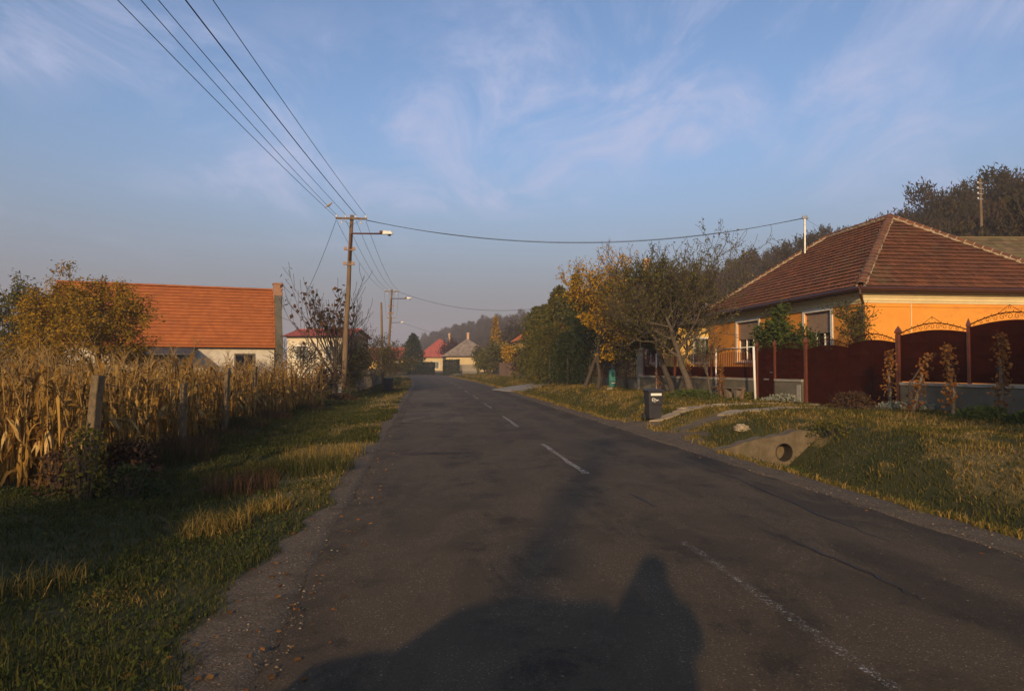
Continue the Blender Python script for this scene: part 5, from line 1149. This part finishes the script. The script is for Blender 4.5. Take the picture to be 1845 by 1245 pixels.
weed('weed_clump', 'dark green weeds and creeper around the first concrete post', -5.45, 8.55, .42, .25, .95, 520, 'leaf_olive', .075, 1, twig=40)
weed('weed_clump', 'lower tangle of weeds right of the first concrete post', -5.05, 8.75, .60, .35, .45, 420, 'leaf_dark', .075, 11, twig=36)
weed('weed_clump', 'brown dead weeds left of the first concrete post', -5.85, 8.75, .45, .30, .60, 420, 'leaf_brown', .08, 12, twig=40)
weed('weed_clump', 'weeds along the maize between first and second posts', -6.0, 10.4, .5, .8, .5, 900, 'leaf_brown', .10, 13, twig=26)
weed('weed_clump', 'brown dried bush at the corner of the driveway by the gate', 10.0, 19.6, .85, .75, .55, 1500, 'leaf_brown', .08, 2, twig=40)
weed('weed_clump', 'weeds hanging over the left end of the culvert head wall', 4.6, 13.6, .6, .35, .28, 420, 'leaf_olive', .07, 21, twig=20)
weed('weed_clump', 'rough weeds against the right end of the culvert head wall', 6.45, 13.5, .6, .5, .30, 380, 'leaf_olive', .07, 22, twig=24)
weed('weed_clump', 'green weeds in the ditch before the pipe mouth', 5.25, 12.75, .6, .3, .20, 420, 'leaf_shrub', .06, 23, twig=10)
weed('silver_plant', 'silvery low plants before the concrete panel by the gate', 10.05, 24.9, .9, .5, .25, 700, 'silver_herb', .11, 3, 'plant')
weed('silver_plant', 'silvery low plants along the wall right of the gate', 11.6, 19.6, 1.5, .45, .22, 900, 'silver_herb', .10, 4, 'plant')
weed('leafy_plant', 'bright green leafy plants on the bank below the middle vine', 11.0, 15.6, .95, .45, .30, 700, 'leaf_shrub', .14, 5, 'plant')
weed('leafy_plant', 'dark green leafy plants at the right edge of the bank', 11.6, 14.6, .7, .5, .35, 600, 'leaf_shrub', .14, 6, 'plant')
weed('leafy_plant', 'green undergrowth beneath the apple trees', 7.3, 27.0, 1.3, 1.3, .32, 1300, 'leaf_shrub', .10, 7, 'plant')
weed('leafy_plant', 'yellow green undergrowth at the bench end by the pipe frame', 9.3, 26.2, .55, .45, .32, 380, 'leaf_apple', .10, 8, 'plant')
weed('weed_clump', 'dark heap of dead leaves and weeds at the foot of the near pole', b1.x+.2, b1.y-1.8, 1.3, .8, .32, 1200, 'leaf_brown', .09, 9)
# --- unseen trees added behind the photographer to shade the verge and the fence
BT = [((-7.6, -11.5, 0), 5.2, 111, 'leaf_olive', 'unseen tree added behind the photographer to shade the left verge'), ((-11.5, -9.5, 0), 4.6, 112, 'leaf_olive', 'second unseen tree added behind the photographer for shade, farther left'),
      ((8.4, -1.6, 0), 6.2, 113, 'leaf_olive', 'tall unseen tree added behind the photographer to shade the gate'), ((11.9, -1.4, 0), 6.4, 114, 'leaf_olive', 'tall unseen tree added behind the photographer to shade the fence'), ((15.6, -2.2, 0), 6.6, 115, 'leaf_olive', 'rightmost tall unseen tree added behind the photographer for shade')]
for pos, h, sd, mt, lab in BT:
    tree('unseen_shade_tree', lab, 0, 0, grow(sd, h, .16, 3, (11,8,6), (.75,.8,.7), (.46,.58,.5), (.05,.06,.06,.05), .13, .18), mt, 9000, .20, sd, 'bark', 1, .2, group='unseen trees added for shade behind the camera', pos=pos, minr=.01)
# --- the wood on the hill
def wood_variant(seed, H, Rc, N, mat):
    rg = np.random.default_rng(seed); mb = MB(); mb.tube([(0,0,-.5), (.1,.05,H*.45), (0,0,H*.9)], [.02*H, .014*H, .01], 5)
    for k in range(9):
        a = k*2.4; z = H*(.30+.06*k); mb.tube([(0,0,z), (Rc*.5*math.cos(a), Rc*.5*math.sin(a), z+H*.10), (Rc*.8*math.cos(a), Rc*.8*math.sin(a), z+H*.24)], [.008*H, .005*H, .01], 4)
    nv = len(mb.v); d = rg.normal(0, 1, (N, 3)); d /= np.linalg.norm(d, axis=1)[:, None]; cl = rg.normal(0, 1, (26, 3)); cl /= np.linalg.norm(cl, axis=1)[:, None]
    c = cl[rg.integers(0, 26, N)]; r = rg.uniform(.45, 1.0, (26,))[rg.integers(0, 26, N)]
    P = (c*.68 + d*.36*rg.random((N, 1))**.5)*np.array((Rc, Rc, H*.42)) + np.array((0, 0, H*.60)); P[:, 2] = np.maximum(P[:, 2], .6)
    V, Fq = leaf_quads(P, .55, rg, .32, -.5, .8)
    return np.concatenate([np.array(mb.v), V]), np.array([f for f in mb.f if len(f) == 4]), Fq+nv, mat
WV = [wood_variant(300, 8.5, 3.0, 1700, 'leaf_wood'), wood_variant(301, 9.5, 2.5, 1600, 'leaf_wood2'), wood_variant(302, 7.5, 3.3, 1700, 'leaf_wood'), wood_variant(303, 8.5, 2.3, 1500, 'leaf_wood2'), wood_variant(304, 6.5, 2.8, 1500, 'leaf_rust')]
WM = [npmesh('wood_tree', V, [f, q], [M['bark'], M[m]], np.concatenate([np.zeros(len(f)), np.ones(len(q))])) for V, f, q, m in WV]
rg = np.random.default_rng(77); pts = []
tries = 0
while len(pts) < 720 and tries < 40000:
    tries += 1; y = -10 + 620*rg.random()**2.5; bb = 27 + 75*rg.random()**1.25; x = float(XC(y)) + HW + bb
    u_ = x/max(y, 1)
    if y < 15 or u_ > .98 or (bb < 38 and y < 75): continue
    mn = 2.2 + .009*y
    if any((x-a)**2 + (y-c)**2 < mn*mn for a, c, _ in pts): continue
    pts.append((x, y, gz(x, y)))
pts.sort(key=lambda p: p[0]**2+p[1]**2); ND = 130; acc = {0: [], 1: []}; off = {0: 0, 1: 0}; accf = {0: [], 1: []}; accm = {0: [], 1: []}
for i, (x, y, z) in enumerate(pts):
    v = int(rg.choice(5, p=[.32, .25, .23, .17, .03])); s = rg.uniform(.75, 1.15); r = rg.random()*6.28
    if i < ND:
        o = ob('hillside_tree', WM[v]); o.location = (x, y, z-.2); o.rotation_euler = (rg.normal(0, .04), rg.normal(0, .04), r); o.scale = (s, s, s*rg.uniform(.9, 1.15))
        wh = 'on the hill right of the orange house roof ridge' if x/y > .56 else 'on the hill behind the orange house roof' if x/y > .36 else 'on the hill behind the apple trees'
        kd = ('broad grey brown', 'tall olive brown', 'low spreading grey brown', 'narrow olive brown', 'rust red')[v]; tag(o, f'{kd} tree {wh}', 'tree', f'{kd} trees {wh}')
    else:
        V, f, q, m = WV[v]; C_, S_ = math.cos(r), math.sin(r); A = np.array(((C_, -S_, 0), (S_, C_, 0), (0, 0, 1)))*s; acc[0].append(V @ A.T + np.array((x, y, z-.2)))
        k0 = off[0]; accf[0].append(np.concatenate([f, q])+k0); accm[0].append(np.concatenate([np.zeros(len(f)), np.full(len(q), 1 if m == 'leaf_wood' else 2 if m == 'leaf_wood2' else 3)])); off[0] += len(V)
tag(ob('hillside_wood', npmesh('hillside_wood', np.concatenate(acc[0]), [np.concatenate(accf[0])], [M['bark'], M['leaf_wood'], M['leaf_wood2'], M['leaf_rust']], np.concatenate(accm[0]))), 'grey brown autumn wood covering the hazy hill along the street', 'wood', kind='stuff')
# distant tree line on the plain to the left and behind the bend
acc = []; accf = []; accm = []; k0 = 0
for i in range(150):
    y = rg.uniform(200, 620); x = float(XC(min(y, 400))) - 60 + rg.normal(0, 70) + (y-200)*.25*rg.normal(0, 1)
    if i < 60: y = rg.uniform(240, 420); x = y*rg.uniform(-.26, -.02)
    if abs(x - float(XC(y))) < 8: continue
    V, f, q, m = WV[i % 4]; s = rg.uniform(.5, .95); acc.append(V*s + np.array((x, y, gz(x, y)-.3))); accf.append(np.concatenate([f, q])+k0); accm.append(np.concatenate([np.zeros(len(f)), np.full(len(q), 1+(i % 2))])); k0 += len(V)
tag(ob('far_treeline', npmesh('far_treeline', np.concatenate(acc), [np.concatenate(accf)], [M['bark'], M['leaf_wood'], M['leaf_wood2']], np.concatenate(accm))), 'hazy far line of trees beyond the bend', 'trees', kind='stuff')
# ================================================================== maize
def maize(seed):
    rg = np.random.default_rng(seed); H = rg.uniform(1.65, 2.05); lx, ly = rg.normal(0, .07, 2); top = Vector((lx*H, ly*H, H))
    ax = lambda t: Vector((lx*H*t*t, ly*H*t*t, H*t))
    st = MB(); st.tube([ax(t) for t in (-.04, .2, .45, .7, .9)], [.014, .013, .011, .008, .005], 5, False)
    for k in range(5): a = rg.random()*6.28; st.tube([ax(.9), ax(.97)+Vector((.05*math.cos(a), .05*math.sin(a), 0)), ax(1.0)+Vector((.14*math.cos(a), .14*math.sin(a), .02))], [.004,.004,.002], 3, False)
    lf = MB()
    nl = int(rg.integers(15, 20))
    for k in range(nl):
        t = .10+.80*k/nl; a = k*2.6+rg.normal(0, .5); L = rg.uniform(.50, .85); wd = rg.uniform(.03, .058); out = rg.uniform(.15, .75); p = ax(t); dr = rg.uniform(.3, 1.0)
        if rg.random() < .30: out *= .3; dr = 1.3
        P = []; d = Vector((math.cos(a), math.sin(a), 0)); sd = Vector((-math.sin(a), math.cos(a), 0)); n = 6
        for i in range(n+1):
            s = i/n; x = out*L*(1-math.exp(-2.4*s))*.9; z = L*(.42*s*(1-dr*.4) - dr*1.05*s*s); tw = rg.normal(0, .45) + 1.1*s*math.sin(seed+k); w2 = wd*.5*(math.sin(math.pi*min(s*.85+.12, 1))**.7)+.003
            c = p + d*x + Vector((0, 0, max(z, -p.z+.03))) + sd*.05*math.sin(3*s+k); off = (sd*math.cos(tw) + Vector((0,0,1))*math.sin(tw)*.7 + d*.3*math.sin(tw))*w2; P += [c-off, c+off]
        lf.add(P, [(2*i, 2*i+1, 2*i+3, 2*i+2) for i in range(n)])
    cb = MB()
    for k in range(1):
        t = .42+.10*k; a = rg.random()*6.28; d = Vector((math.cos(a)*.45, math.sin(a)*.45, -.9 if rg.random() < .6 else .8)).normalized(); p = ax(t) + Vector((math.cos(a), math.sin(a), 0))*.03
        cb.tube([p + d*.22*s for s in (0, .15, .4, .7, .9, 1.0)], [.008, .021, .027, .022, .012, .003], 7)
        for j in range(3): b_ = rg.random()*6.28; q = Vector((math.cos(b_), math.sin(b_), 0)); cb.add([p+q*.03, p+q*.05+d*.12+Vector((q.y,-q.x,0))*.03, p+q*.09+d*.30, p+q*.05+d*.12-Vector((q.y,-q.x,0))*.03], [(0,1,2,3)])
    return st, lf, cb
MZ = []
for k in range(8):
    st_, lf_, cb_ = maize(400+k); MZ.append((st_.mesh('stalk', M['corn_stalk']), lf_.mesh('leaves', M['corn_leaf']), cb_.mesh('cob', M['cob']), st_, lf_, cb_))
rg = np.random.default_rng(91); spots = []
for row in range(34):
    y = 9.25
    while y < 28.1:
        x = float(np.interp(y, _cy, _cx)) - .18 - row*.62 + rg.normal(0, .06); yy_ = y + rg.normal(0, .08)
        if x > -1.02*max(yy_, 0)-3 and yy_ > 9.2+.19*row*.62: spots.append((x, yy_, row))
        y += rg.uniform(.16, .30) if row < 4 else rg.uniform(.24, .46)
for k in range(120): spots.append((-5.9-k*.16+rg.normal(0, .05), 9.2+rg.normal(0, .12)+.03*k, 0 if k < 45 else 1))
for k in range(46): spots.append((-8.1-k*.25*1.2+rg.normal(0, .1), 28.2+rg.normal(0, .15), 0))
spots.sort(key=lambda p: p[2]*100 + math.hypot(p[0], p[1]))
first = [p for p in spots if p[2] == 0]; NI = 150; rg2 = np.random.default_rng(5)
VS = []; FS = []; MS = []; k0 = 0
cache = []
for a, c, e_, s1, s2, s3 in MZ:
    v = np.array(s1.v + s2.v + s3.v); n1, n2 = len(s1.v), len(s2.v); qs = []; ms = []
    for sm_, o_, mi in ((s1, 0, 0), (s2, n1, 1), (s3, n1+n2, 2)):
        q = [tuple(i+o_ for i in f) for f in sm_.f if len(f) == 4]; qs += q; ms += [mi]*len(q)
    cache.append((v, np.array(qs), np.array(ms)))
for i, (x, y, row) in enumerate(spots):
    k = int(rg2.integers(0, 8)); r = rg2.random()*6.28; s = rg2.uniform(.90, 1.12); z = gz(x, y)-.03
    if i < NI:
        lab = 'dried maize plant on the near end of the field, left of the first fence post' if (y < 11 and x < -6.05) else 'dried maize plant in the front row between first and second fence posts' if y < 13.2 else 'dried maize plant in the front row between second and third fence posts' if y < 17.1 else 'dried maize plant in the front row between third and farthest fence posts' if y < 21.3 else 'dried maize plant in the front row beyond the farthest fence post' if y < 27.8 else 'golden dried maize plant on the far end of the field beside the near pole'
        rt = empty('maize_plant', (x, y, z), r, lab, 'maize plant', lab.replace('dried maize plant', 'maize plants').replace('golden ', '')); rt.scale = (s, s, s*rg2.uniform(.8, 1.08)); rt.rotation_euler = (rg2.normal(0, .07), rg2.normal(0, .07), r)
        ob('stalk', MZ[k][0], rt); ob('leaves', MZ[k][1], rt)['kind'] = 'stuff'; ob('cob', MZ[k][2], rt)
    else:
        v, q, ms = cache[k]; C_, S_ = math.cos(r)*s, math.sin(r)*s; A = np.array(((C_, -S_, rg2.normal(0, .08)), (S_, C_, rg2.normal(0, .08)), (0, 0, s*rg2.uniform(.78, 1.08)))); VS.append(v @ A.T + np.array((x, y, z))); FS.append(q+k0); MS.append(ms); k0 += len(v)
tag(ob('maize_field', npmesh('maize_field', np.concatenate(VS), [np.concatenate(FS)], [M['corn_stalk'], M['corn_leaf'], M['cob']], np.concatenate(MS))), 'dense dry golden brown maize field left of the verge', 'maize', kind='stuff')
# ================================================================== grass
def blades(X, Y, h, wd, rg, lean=.45):
    N = len(X); Z = gza(X, Y)-.01; az = rg.random(N)*6.28; fa = rg.random(N)*6.28; d = np.stack([np.cos(az), np.sin(az), 0*az], 1); sd = np.stack([-np.sin(fa), np.cos(fa), 0*az], 1)*(wd/2)[:, None]
    P = np.stack([X, Y, Z], 1); ln = (rg.random(N)*lean)[:, None]; up = np.array((0, 0, 1.)); hh = h[:, None]
    m = P + d*hh*ln*.35 + up*hh*.55; t = P + d*hh*ln*1.1 + up*hh*(1-.35*ln)
    V = np.stack([P-sd, P+sd, m+sd*.8, m-sd*.8, t], 1).reshape(-1, 3); i = np.arange(N)[:, None]*5
    return V, np.concatenate([i, i+1, i+2, i+3], 1), np.concatenate([i+3, i+2, i+4], 1)
def grass_patch(name, label, N, side, mat, dryness, seed, hb=(.05, .13)):
    rg = np.random.default_rng(seed); Y = np.exp(rg.uniform(math.log(2.9 if side < 0 else 4.5), math.log(110), N)); k = rg.random(N)
    if side < 0: a = .15 + (np.where(Y < 9, 8.5, -np.interp(Y, _cy, _cx)) + XC(Y) - HW + .5)*k; a = np.where(Y > 28, .3+9*k, a); S = -(HW+a)
    else: b_ = .2 + 9.0*k; S = HW+b_
    gr, dr, tr, fl = masks(S, Y); X = XC(Y)+S; n = vn(X, Y, 1.3, 21); n2 = vn(X, Y, 4.5, 22)
    keep = (gr < .45+.3*rg.random(N)) & (tr < .35) & (np.where(dryness, dr > .30+.35*rg.random(N), dr < .35+.6*rg.random(N)))
    if side > 0: keep &= (X < fx(Y)-.1) | (Y > 36); keep &= ~((np.abs(X-5.9) < 1.9) & (np.abs(Y-13.45) < .14))
    keep &= (X/Y > -1.0) & (X/Y < 1.0)
    X, Y, n, n2 = X[keep], Y[keep], n[keep], n2[keep]; M_ = len(X)
    h = rg.uniform(*hb, M_)*(.55+.9*n+.5*np.maximum(n2-.55, 0)*3); wd = (.0035+.00085*Y)*rg.uniform(.7, 1.4, M_)
    h = h*(1+.010*Y)
    V, q, t = blades(X, Y, h, wd, rg, .9 if not dryness else 1.3); return tag(ob(name, npmesh(name, V, [q, t], M[mat])), label, 'grass', kind='stuff')
grass_patch('verge_grass', 'short green grass of the left verge', 170000, -1, 'grass', False, 31, (.035, .095))
grass_patch('dry_verge_grass', 'straw coloured dry grass along the left road edge', 60000, -1, 'grass_dry', True, 32, (.025, .075))
grass_patch('bank_grass', 'green grass on the right bank and ditch', 160000, 1, 'grass_bank', False, 33, (.04, .10))
grass_patch('dry_bank_grass', 'straw coloured dry grass on the right bank', 170000, 1, 'grass_dry', True, 34, (.04, .11))
def herbs(name, label, N, side, seed):
    rg = np.random.default_rng(seed); Y = np.exp(rg.uniform(math.log(3.0 if side < 0 else 5.0), math.log(32), N)); a = .5 + rg.random(N)*(7.5 if side > 0 else 5); S = side*(HW+a); gr, dr, tr, fl = masks(S, Y); X = XC(Y)+S
    k = (gr < .4) & (tr < .3) & (vn(X, Y, 1.1, 25) > .48) & (corn_in(X, Y) < .3) & ((X < fx(Y)-.2) | (side < 0)); X, Y = X[k], Y[k]; P = np.stack([X, Y, gza(X, Y)+rg.uniform(.0, .09, len(X))], 1)
    V, q = leaf_quads(P, .030, rg, .6, -.2, .5); V = V.reshape(-1, 4, 3); c = V[:, :1]; V = c + (V-c)*(.8+.05*Y)[:, None, None]; return tag(ob(name, npmesh(name, V.reshape(-1, 3), [q], M['herb'])), label, 'weeds', kind='stuff')
herbs('verge_weeds', 'broad leaved low weeds among the left verge grass', 26000, -1, 71)
herbs('bank_weeds', 'broad leaved low weeds among the right bank grass', 22000, 1, 72)
# taller seeding tufts
def tuft(name, label, x, y, R_, N, h, mat, seed, lean=1.2, cat='grass tuft'):
    rg = np.random.default_rng(seed); r = R_*np.sqrt(rg.random(N)); a = rg.random(N)*6.28; V, q, t = blades(x+r*np.cos(a), y+r*np.sin(a), h*rg.uniform(.5, 1.1, N), .006*rg.uniform(.6, 1.3, N)+.0003*y, rg, lean)
    return tag(ob(name, npmesh(name, V, [q, t], M[mat])), label, cat, 'dry grass tufts on the left verge')
tuft('grass_tuft', 'pale dry grass tuft in the middle of the left verge', *at(385, 935, 7.05).xy, .38, 420, .30, 'grass_dry', 1)
tuft('grass_tuft', 'smaller pale dry tuft right of the larger one', *at(487, 915, 7.9).xy, .26, 260, .24, 'grass_dry', 2)
tuft('grass_tuft', 'tall brown seeding grass tuft behind the pale tufts', *at(430, 880, 9.2).xy, .5, 380, .42, 'leaf_brown', 3, .6)
tuft('grass_tuft', 'golden tall grass by the gravel where sun reaches', *at(585, 815, 12.6).xy, .8, 420, .32, 'grass_dry', 4, .8)
tuft('grass_tuft', 'tall green grass before the golden tuft', *at(560, 850, 10.8).xy, .7, 700, .34, 'grass', 5, .8)
tuft('grass_tuft', 'brown tall grass at the foot of the second fence post', *at(300, 830, 12.2).xy, .9, 700, .5, 'leaf_brown', 6, .7)
tuft('grass_tuft', 'dry grass stalks at the left edge near the bottom', *at(60, 1060, 5.2).xy, .35, 160, .26, 'grass_dry', 7, .9)
tuft('grass_tuft', 'straw litter beside the bare earth hollow', *at(225, 1065, 5.0).xy, .30, 260, .08, 'grass_dry', 8, 2.2)
for k in range(14):
    y = float(rg.uniform(9.5, 26)); x = float(np.interp(y, _cy, _cx)) + .25 + float(rg.random())*.4; tuft('grass_tuft', 'rank grass growing along the foot of the maize', x, y, .5, 260, .38, 'grass' if k % 2 else 'leaf_brown', 40+k, .9)
# ================================================================== pebbles and fallen leaves
def scatter(name, label, X, Y, Z, s, mats, seed, flat=.6, kind='pebble'):
    rg = np.random.default_rng(seed); base = np.array([(1,0,0), (.3,.9,0), (-.8,.5,0), (-.7,-.6,0), (.4,-.85,0), (0,0,1.), (.1,.1,-.6)]); f = np.array([(0,1,5), (1,2,5), (2,3,5), (3,4,5), (4,0,5), (1,0,6), (2,1,6), (3,2,6), (4,3,6), (0,4,6)])
    N = len(X); a = rg.random(N)*6.28; C_, S_ = np.cos(a), np.sin(a); b_ = base[None]*rg.uniform(.7, 1.3, (N, 7, 3))*s[:, None, None]; b_[:, :, 2] *= flat
    V = np.stack([b_[:, :, 0]*C_[:, None]-b_[:, :, 1]*S_[:, None]+X[:, None], b_[:, :, 0]*S_[:, None]+b_[:, :, 1]*C_[:, None]+Y[:, None], b_[:, :, 2]+Z[:, None]], -1).reshape(-1, 3)
    F_ = (f[None]+(np.arange(N)*7)[:, None, None]).reshape(-1, 3); return tag(ob(name, npmesh(name, V, [F_], mats)), label, kind, kind='stuff')
M['pebble'] = leafmat('pebble', [(.15,.115,.075), (.22,.17,.115), (.10,.08,.055), (.18,.12,.065), (.27,.22,.15)], 0)
rg = np.random.default_rng(61); N = 2600; Y = np.exp(rg.uniform(math.log(3.2), math.log(24), N)); s_ = -(HW - .12 + .75*rg.random(N)**1.3); X = XC(Y)+s_; Z = np.where(s_ > -HW, .0, gza(X, Y))+.003
scatter('gravel', 'loose gravel and pebbles along the left road edge', X, Y, Z, (.0022+.010*rg.random(N)**6)*(1+.03*Y), M['pebble'], 62, kind='gravel')
N = 1800; Y = np.exp(rg.uniform(math.log(4.8), math.log(30), N)); s_ = HW - .06 + .5*rg.random(N)**1.4; X = XC(Y)+s_; Z = np.where(s_ < HW, -.005, gza(X, Y))+.003
scatter('gravel', 'loose gravel along the right road edge', X, Y, Z, (.003+.011*rg.random(N)**6)*(1+.03*Y), M['pebble'], 63, kind='gravel')
N = 420; Y = np.exp(rg.uniform(math.log(3.4), math.log(30), N)); s_ = rg.choice([-1, 1], N, p=[.62, .38])*(HW-.35+1.1*rg.random(N)**1.2); X = XC(Y)+s_; Z = np.where(np.abs(s_) < HW, .01, gza(X, Y)+.012)
V, q = leaf_quads(np.stack([X, Y, Z], 1), .055, rg, .7); V = V.reshape(-1, 4, 3); V[:, :, 2] = Z[:, None] + np.abs(V[:, :, 2]-Z[:, None])*.3
tag(ob('fallen_leaves', npmesh('fallen_leaves', V.reshape(-1, 3), [q], M['leaf_orange'])), 'scattered orange and tan fallen leaves on the road edges', 'leaves', kind='stuff')
# ================================================================== the photographer and the car whose shadows lie on the road
def skin_person():
    root = empty('person', (.0, -.30, 0), 0, 'photographer in a dark jacket raising a camera, seen by the shadow on the road', 'person')
    V = []; E_ = []; Rr = []
    def v(p, r, par=None):
        V.append(p); Rr.append(r); i = len(V)-1
        if par is not None: E_.append((par, i))
        return i
    pel = v((0,0,.95), .21); w1 = v((0,0,1.12), .20, pel); ch = v((0,.02,1.32), .21, w1); nk = v((0,.02,1.47), .075, ch); h0 = v((0,.04,1.56), .085, nk); h1 = v((0,.05,1.66), .105, h0); v((0,.04,1.75), .075, h1)
    for s in (-1, 1):
        hp = v((s*.10,0,.86), .105, pel); kn = v((s*.13,.02,.50), .07, hp); an = v((s*.14,-.02,.09), .048, kn); v((s*.15,.16,.04), .042, an)
        sh = v((s*.20,.01,1.41), .085, ch); el = v((s*.25,.15,1.20), .085, sh); wr = v((s*.11,.17,1.50), .07, el); pm = v((s*.095,.19,1.60), .032, wr)
        for k in range(4): f1 = v((s*(.075-.004*k), .22, 1.635-.022*k), .011, pm); f2 = v((s*(.045-.002*k), .235, 1.64-.022*k), .009, f1); v((s*(.022+.003*k), .235, 1.638-.022*k), .008, f2)
        t1 = v((s*.07,.18,1.575), .012, pm); v((s*.04,.19,1.565), .009, t1)
    me = bpy.data.meshes.new('body'); me.from_pydata(V, E_, []); o = ob('body', me, root); m = o.modifiers.new('skin', 'SKIN')
    sv = me.skin_vertices[0].data
    for i, r in enumerate(Rr): sv[i].radius = (r, r*.85)
    sv[0].use_root = True; sb = o.modifiers.new('sub', 'SUBSURF'); sb.levels = 1; sb.render_levels = 2; setmats(me, simple('jacket', (.03,.035,.045), (.04,.04,.05), 5, .9)); m.use_smooth_shade = True
    mb = MB(); mb.lathe((0,.03,1.66), [(.11,-.02), (.118,.03), (.10,.09), (.06,.125), (.01,.135)], 12); mb.build('hair', M['twig'], root, True)
    c = empty('photo_camera', (.0, -.115, 1.60), 0, 'black camera held up before the photographer face', 'camera'); mb = MB(); mb.box(-.07, .07, -.035, .02, -.045, .045); mb.box(-.03, .03, -.03, .02, .045, .07); mb.build('body', M['bin_black'], c, bevel=.006)
    mb = MB(); mb.lathe((0,.02,0), [(.036,0), (.038,.03), (.034,.05)], 16, (0,1,0)); mb.build('lens', M['bin_black'], c)
skin_person()
def car(x, y, rz):
    rt = empty('parked_car', (x, y, 0), rz, 'silver car parked beside the photographer, seen by its shadow on the road', 'car'); paint = simple('car_paint', (.35,.36,.38), (.33,.34,.36), 1, .3, spec=.6)
    # sections along the car (y forward): (y, half width bottom, half width belt, z low, z belt)
    S = [(-2.05,.70,.72,.35,.80), (-1.9,.79,.80,.22,.92), (-1.0,.82,.83,.20,.95), (.2,.82,.83,.20,.94), (.75,.82,.81,.20,.92), (1.3,.80,.76,.20,.84), (1.75,.76,.70,.22,.74), (1.95,.62,.58,.32,.62)]
    mb = MB(); V = []
    for yy_, wb, wt, zl, zb in S: V += [(-wb*.9,yy_,zl), (wb*.9,yy_,zl), (wb,yy_,zl+.2), (wt,yy_,zb), (wt*.6,yy_,zb+.03), (-wt*.6,yy_,zb+.03), (-wt,yy_,zb), (-wb,yy_,zl+.2)]
    n = 8; f = [tuple(range(n)), tuple(range((len(S)-1)*n+n-1, (len(S)-1)*n-1, -1))]
    for i in range(len(S)-1): f += [(i*n+j, (i+1)*n+j, (i+1)*n+(j+1) % n, i*n+(j+1) % n) for j in range(n)]
    mb.add(V, f); mb.build('body', paint, rt, True)
    T = [(-1.95,.74,.60,.90,.92), (-1.55,.76,.56,.92,1.36), (-.9,.77,.56,.93,1.45), (-.1,.77,.56,.93,1.45), (.25,.77,.55,.92,1.37), (1.0,.74,.66,.88,.90)]
    mb = MB(); V = []
    for yy_, wb, wt, zb, zt_ in T: V += [(-wb,yy_,zb), (-wt,yy_,zt_-.02), (0,yy_,zt_+.03 if zt_-zb > .1 else zt_), (wt,yy_,zt_-.02), (wb,yy_,zb)]
    n = 5; f = [tuple(range(n)), tuple(range((len(T)-1)*n+n-1, (len(T)-1)*n-1, -1))]
    for i in range(len(T)-1): f += [(i*n+j, i*n+j+1, (i+1)*n+j+1, (i+1)*n+j) for j in range(n-1)]
    mb.add(V, f); cb_ = mb.build('cabin', M['glass_dark'], rt, True); mb = MB(); mb.add([(-.53,-1.5,1.385), (.53,-1.5,1.385), (.54,-.1,1.462), (-.54,-.1,1.462), (0,-.8,1.51)], [(0,1,4), (1,2,4), (2,3,4), (3,0,4)]); mb.build('roof', paint, cb_)
    for sx in (-1, 1):
        for wy in (-1.25, 1.25):
            mb = MB(); mb.lathe((sx*.80-.09, wy, .30), [(.2,0), (.295,.01), (.30,.09), (.295,.17), (.2,.18)], 20, (1,0,0)); wh = mb.build('wheel', M['tyre'], rt); mb = MB(); mb.lathe((sx*.80-.095, wy, .30), [(.19,0), (.19,.19)], 12, (1,0,0)); mb.build('rim', M['steel'], wh)
        mb = MB(); mb.box(sx*.60-.13, sx*.60+.13, 1.78, 1.86, .58, .70); mb.build('headlight', M['porcelain'], rt); mb = MB(); mb.box(sx*.92-.08, sx*.92+.08, .55, .63, .93, 1.05); mb.build('mirror', paint, rt)
    return rt
car(-.88, -.72, R(5)).scale = (.82, 1, 1.12)
HAZE = .00092
# ------------------------------------------------------------------ morning haze
mb = MB(); mb.box(-940, 960, -175, 960, -3, 62)
b = NB('haze_air'); v = b.n('ShaderNodeVolumePrincipled'); v.inputs['Color'].default_value = (.82,.80,.86,1); v.inputs['Density'].default_value = HAZE
v.inputs['Anisotropy'].default_value = 0.0
b.L(v.outputs[0], b.out.inputs['Volume']); hz_o = mb.build('haze', b.m); tag(hz_o, 'pale morning haze hanging over the village street', 'haze', kind='stuff')
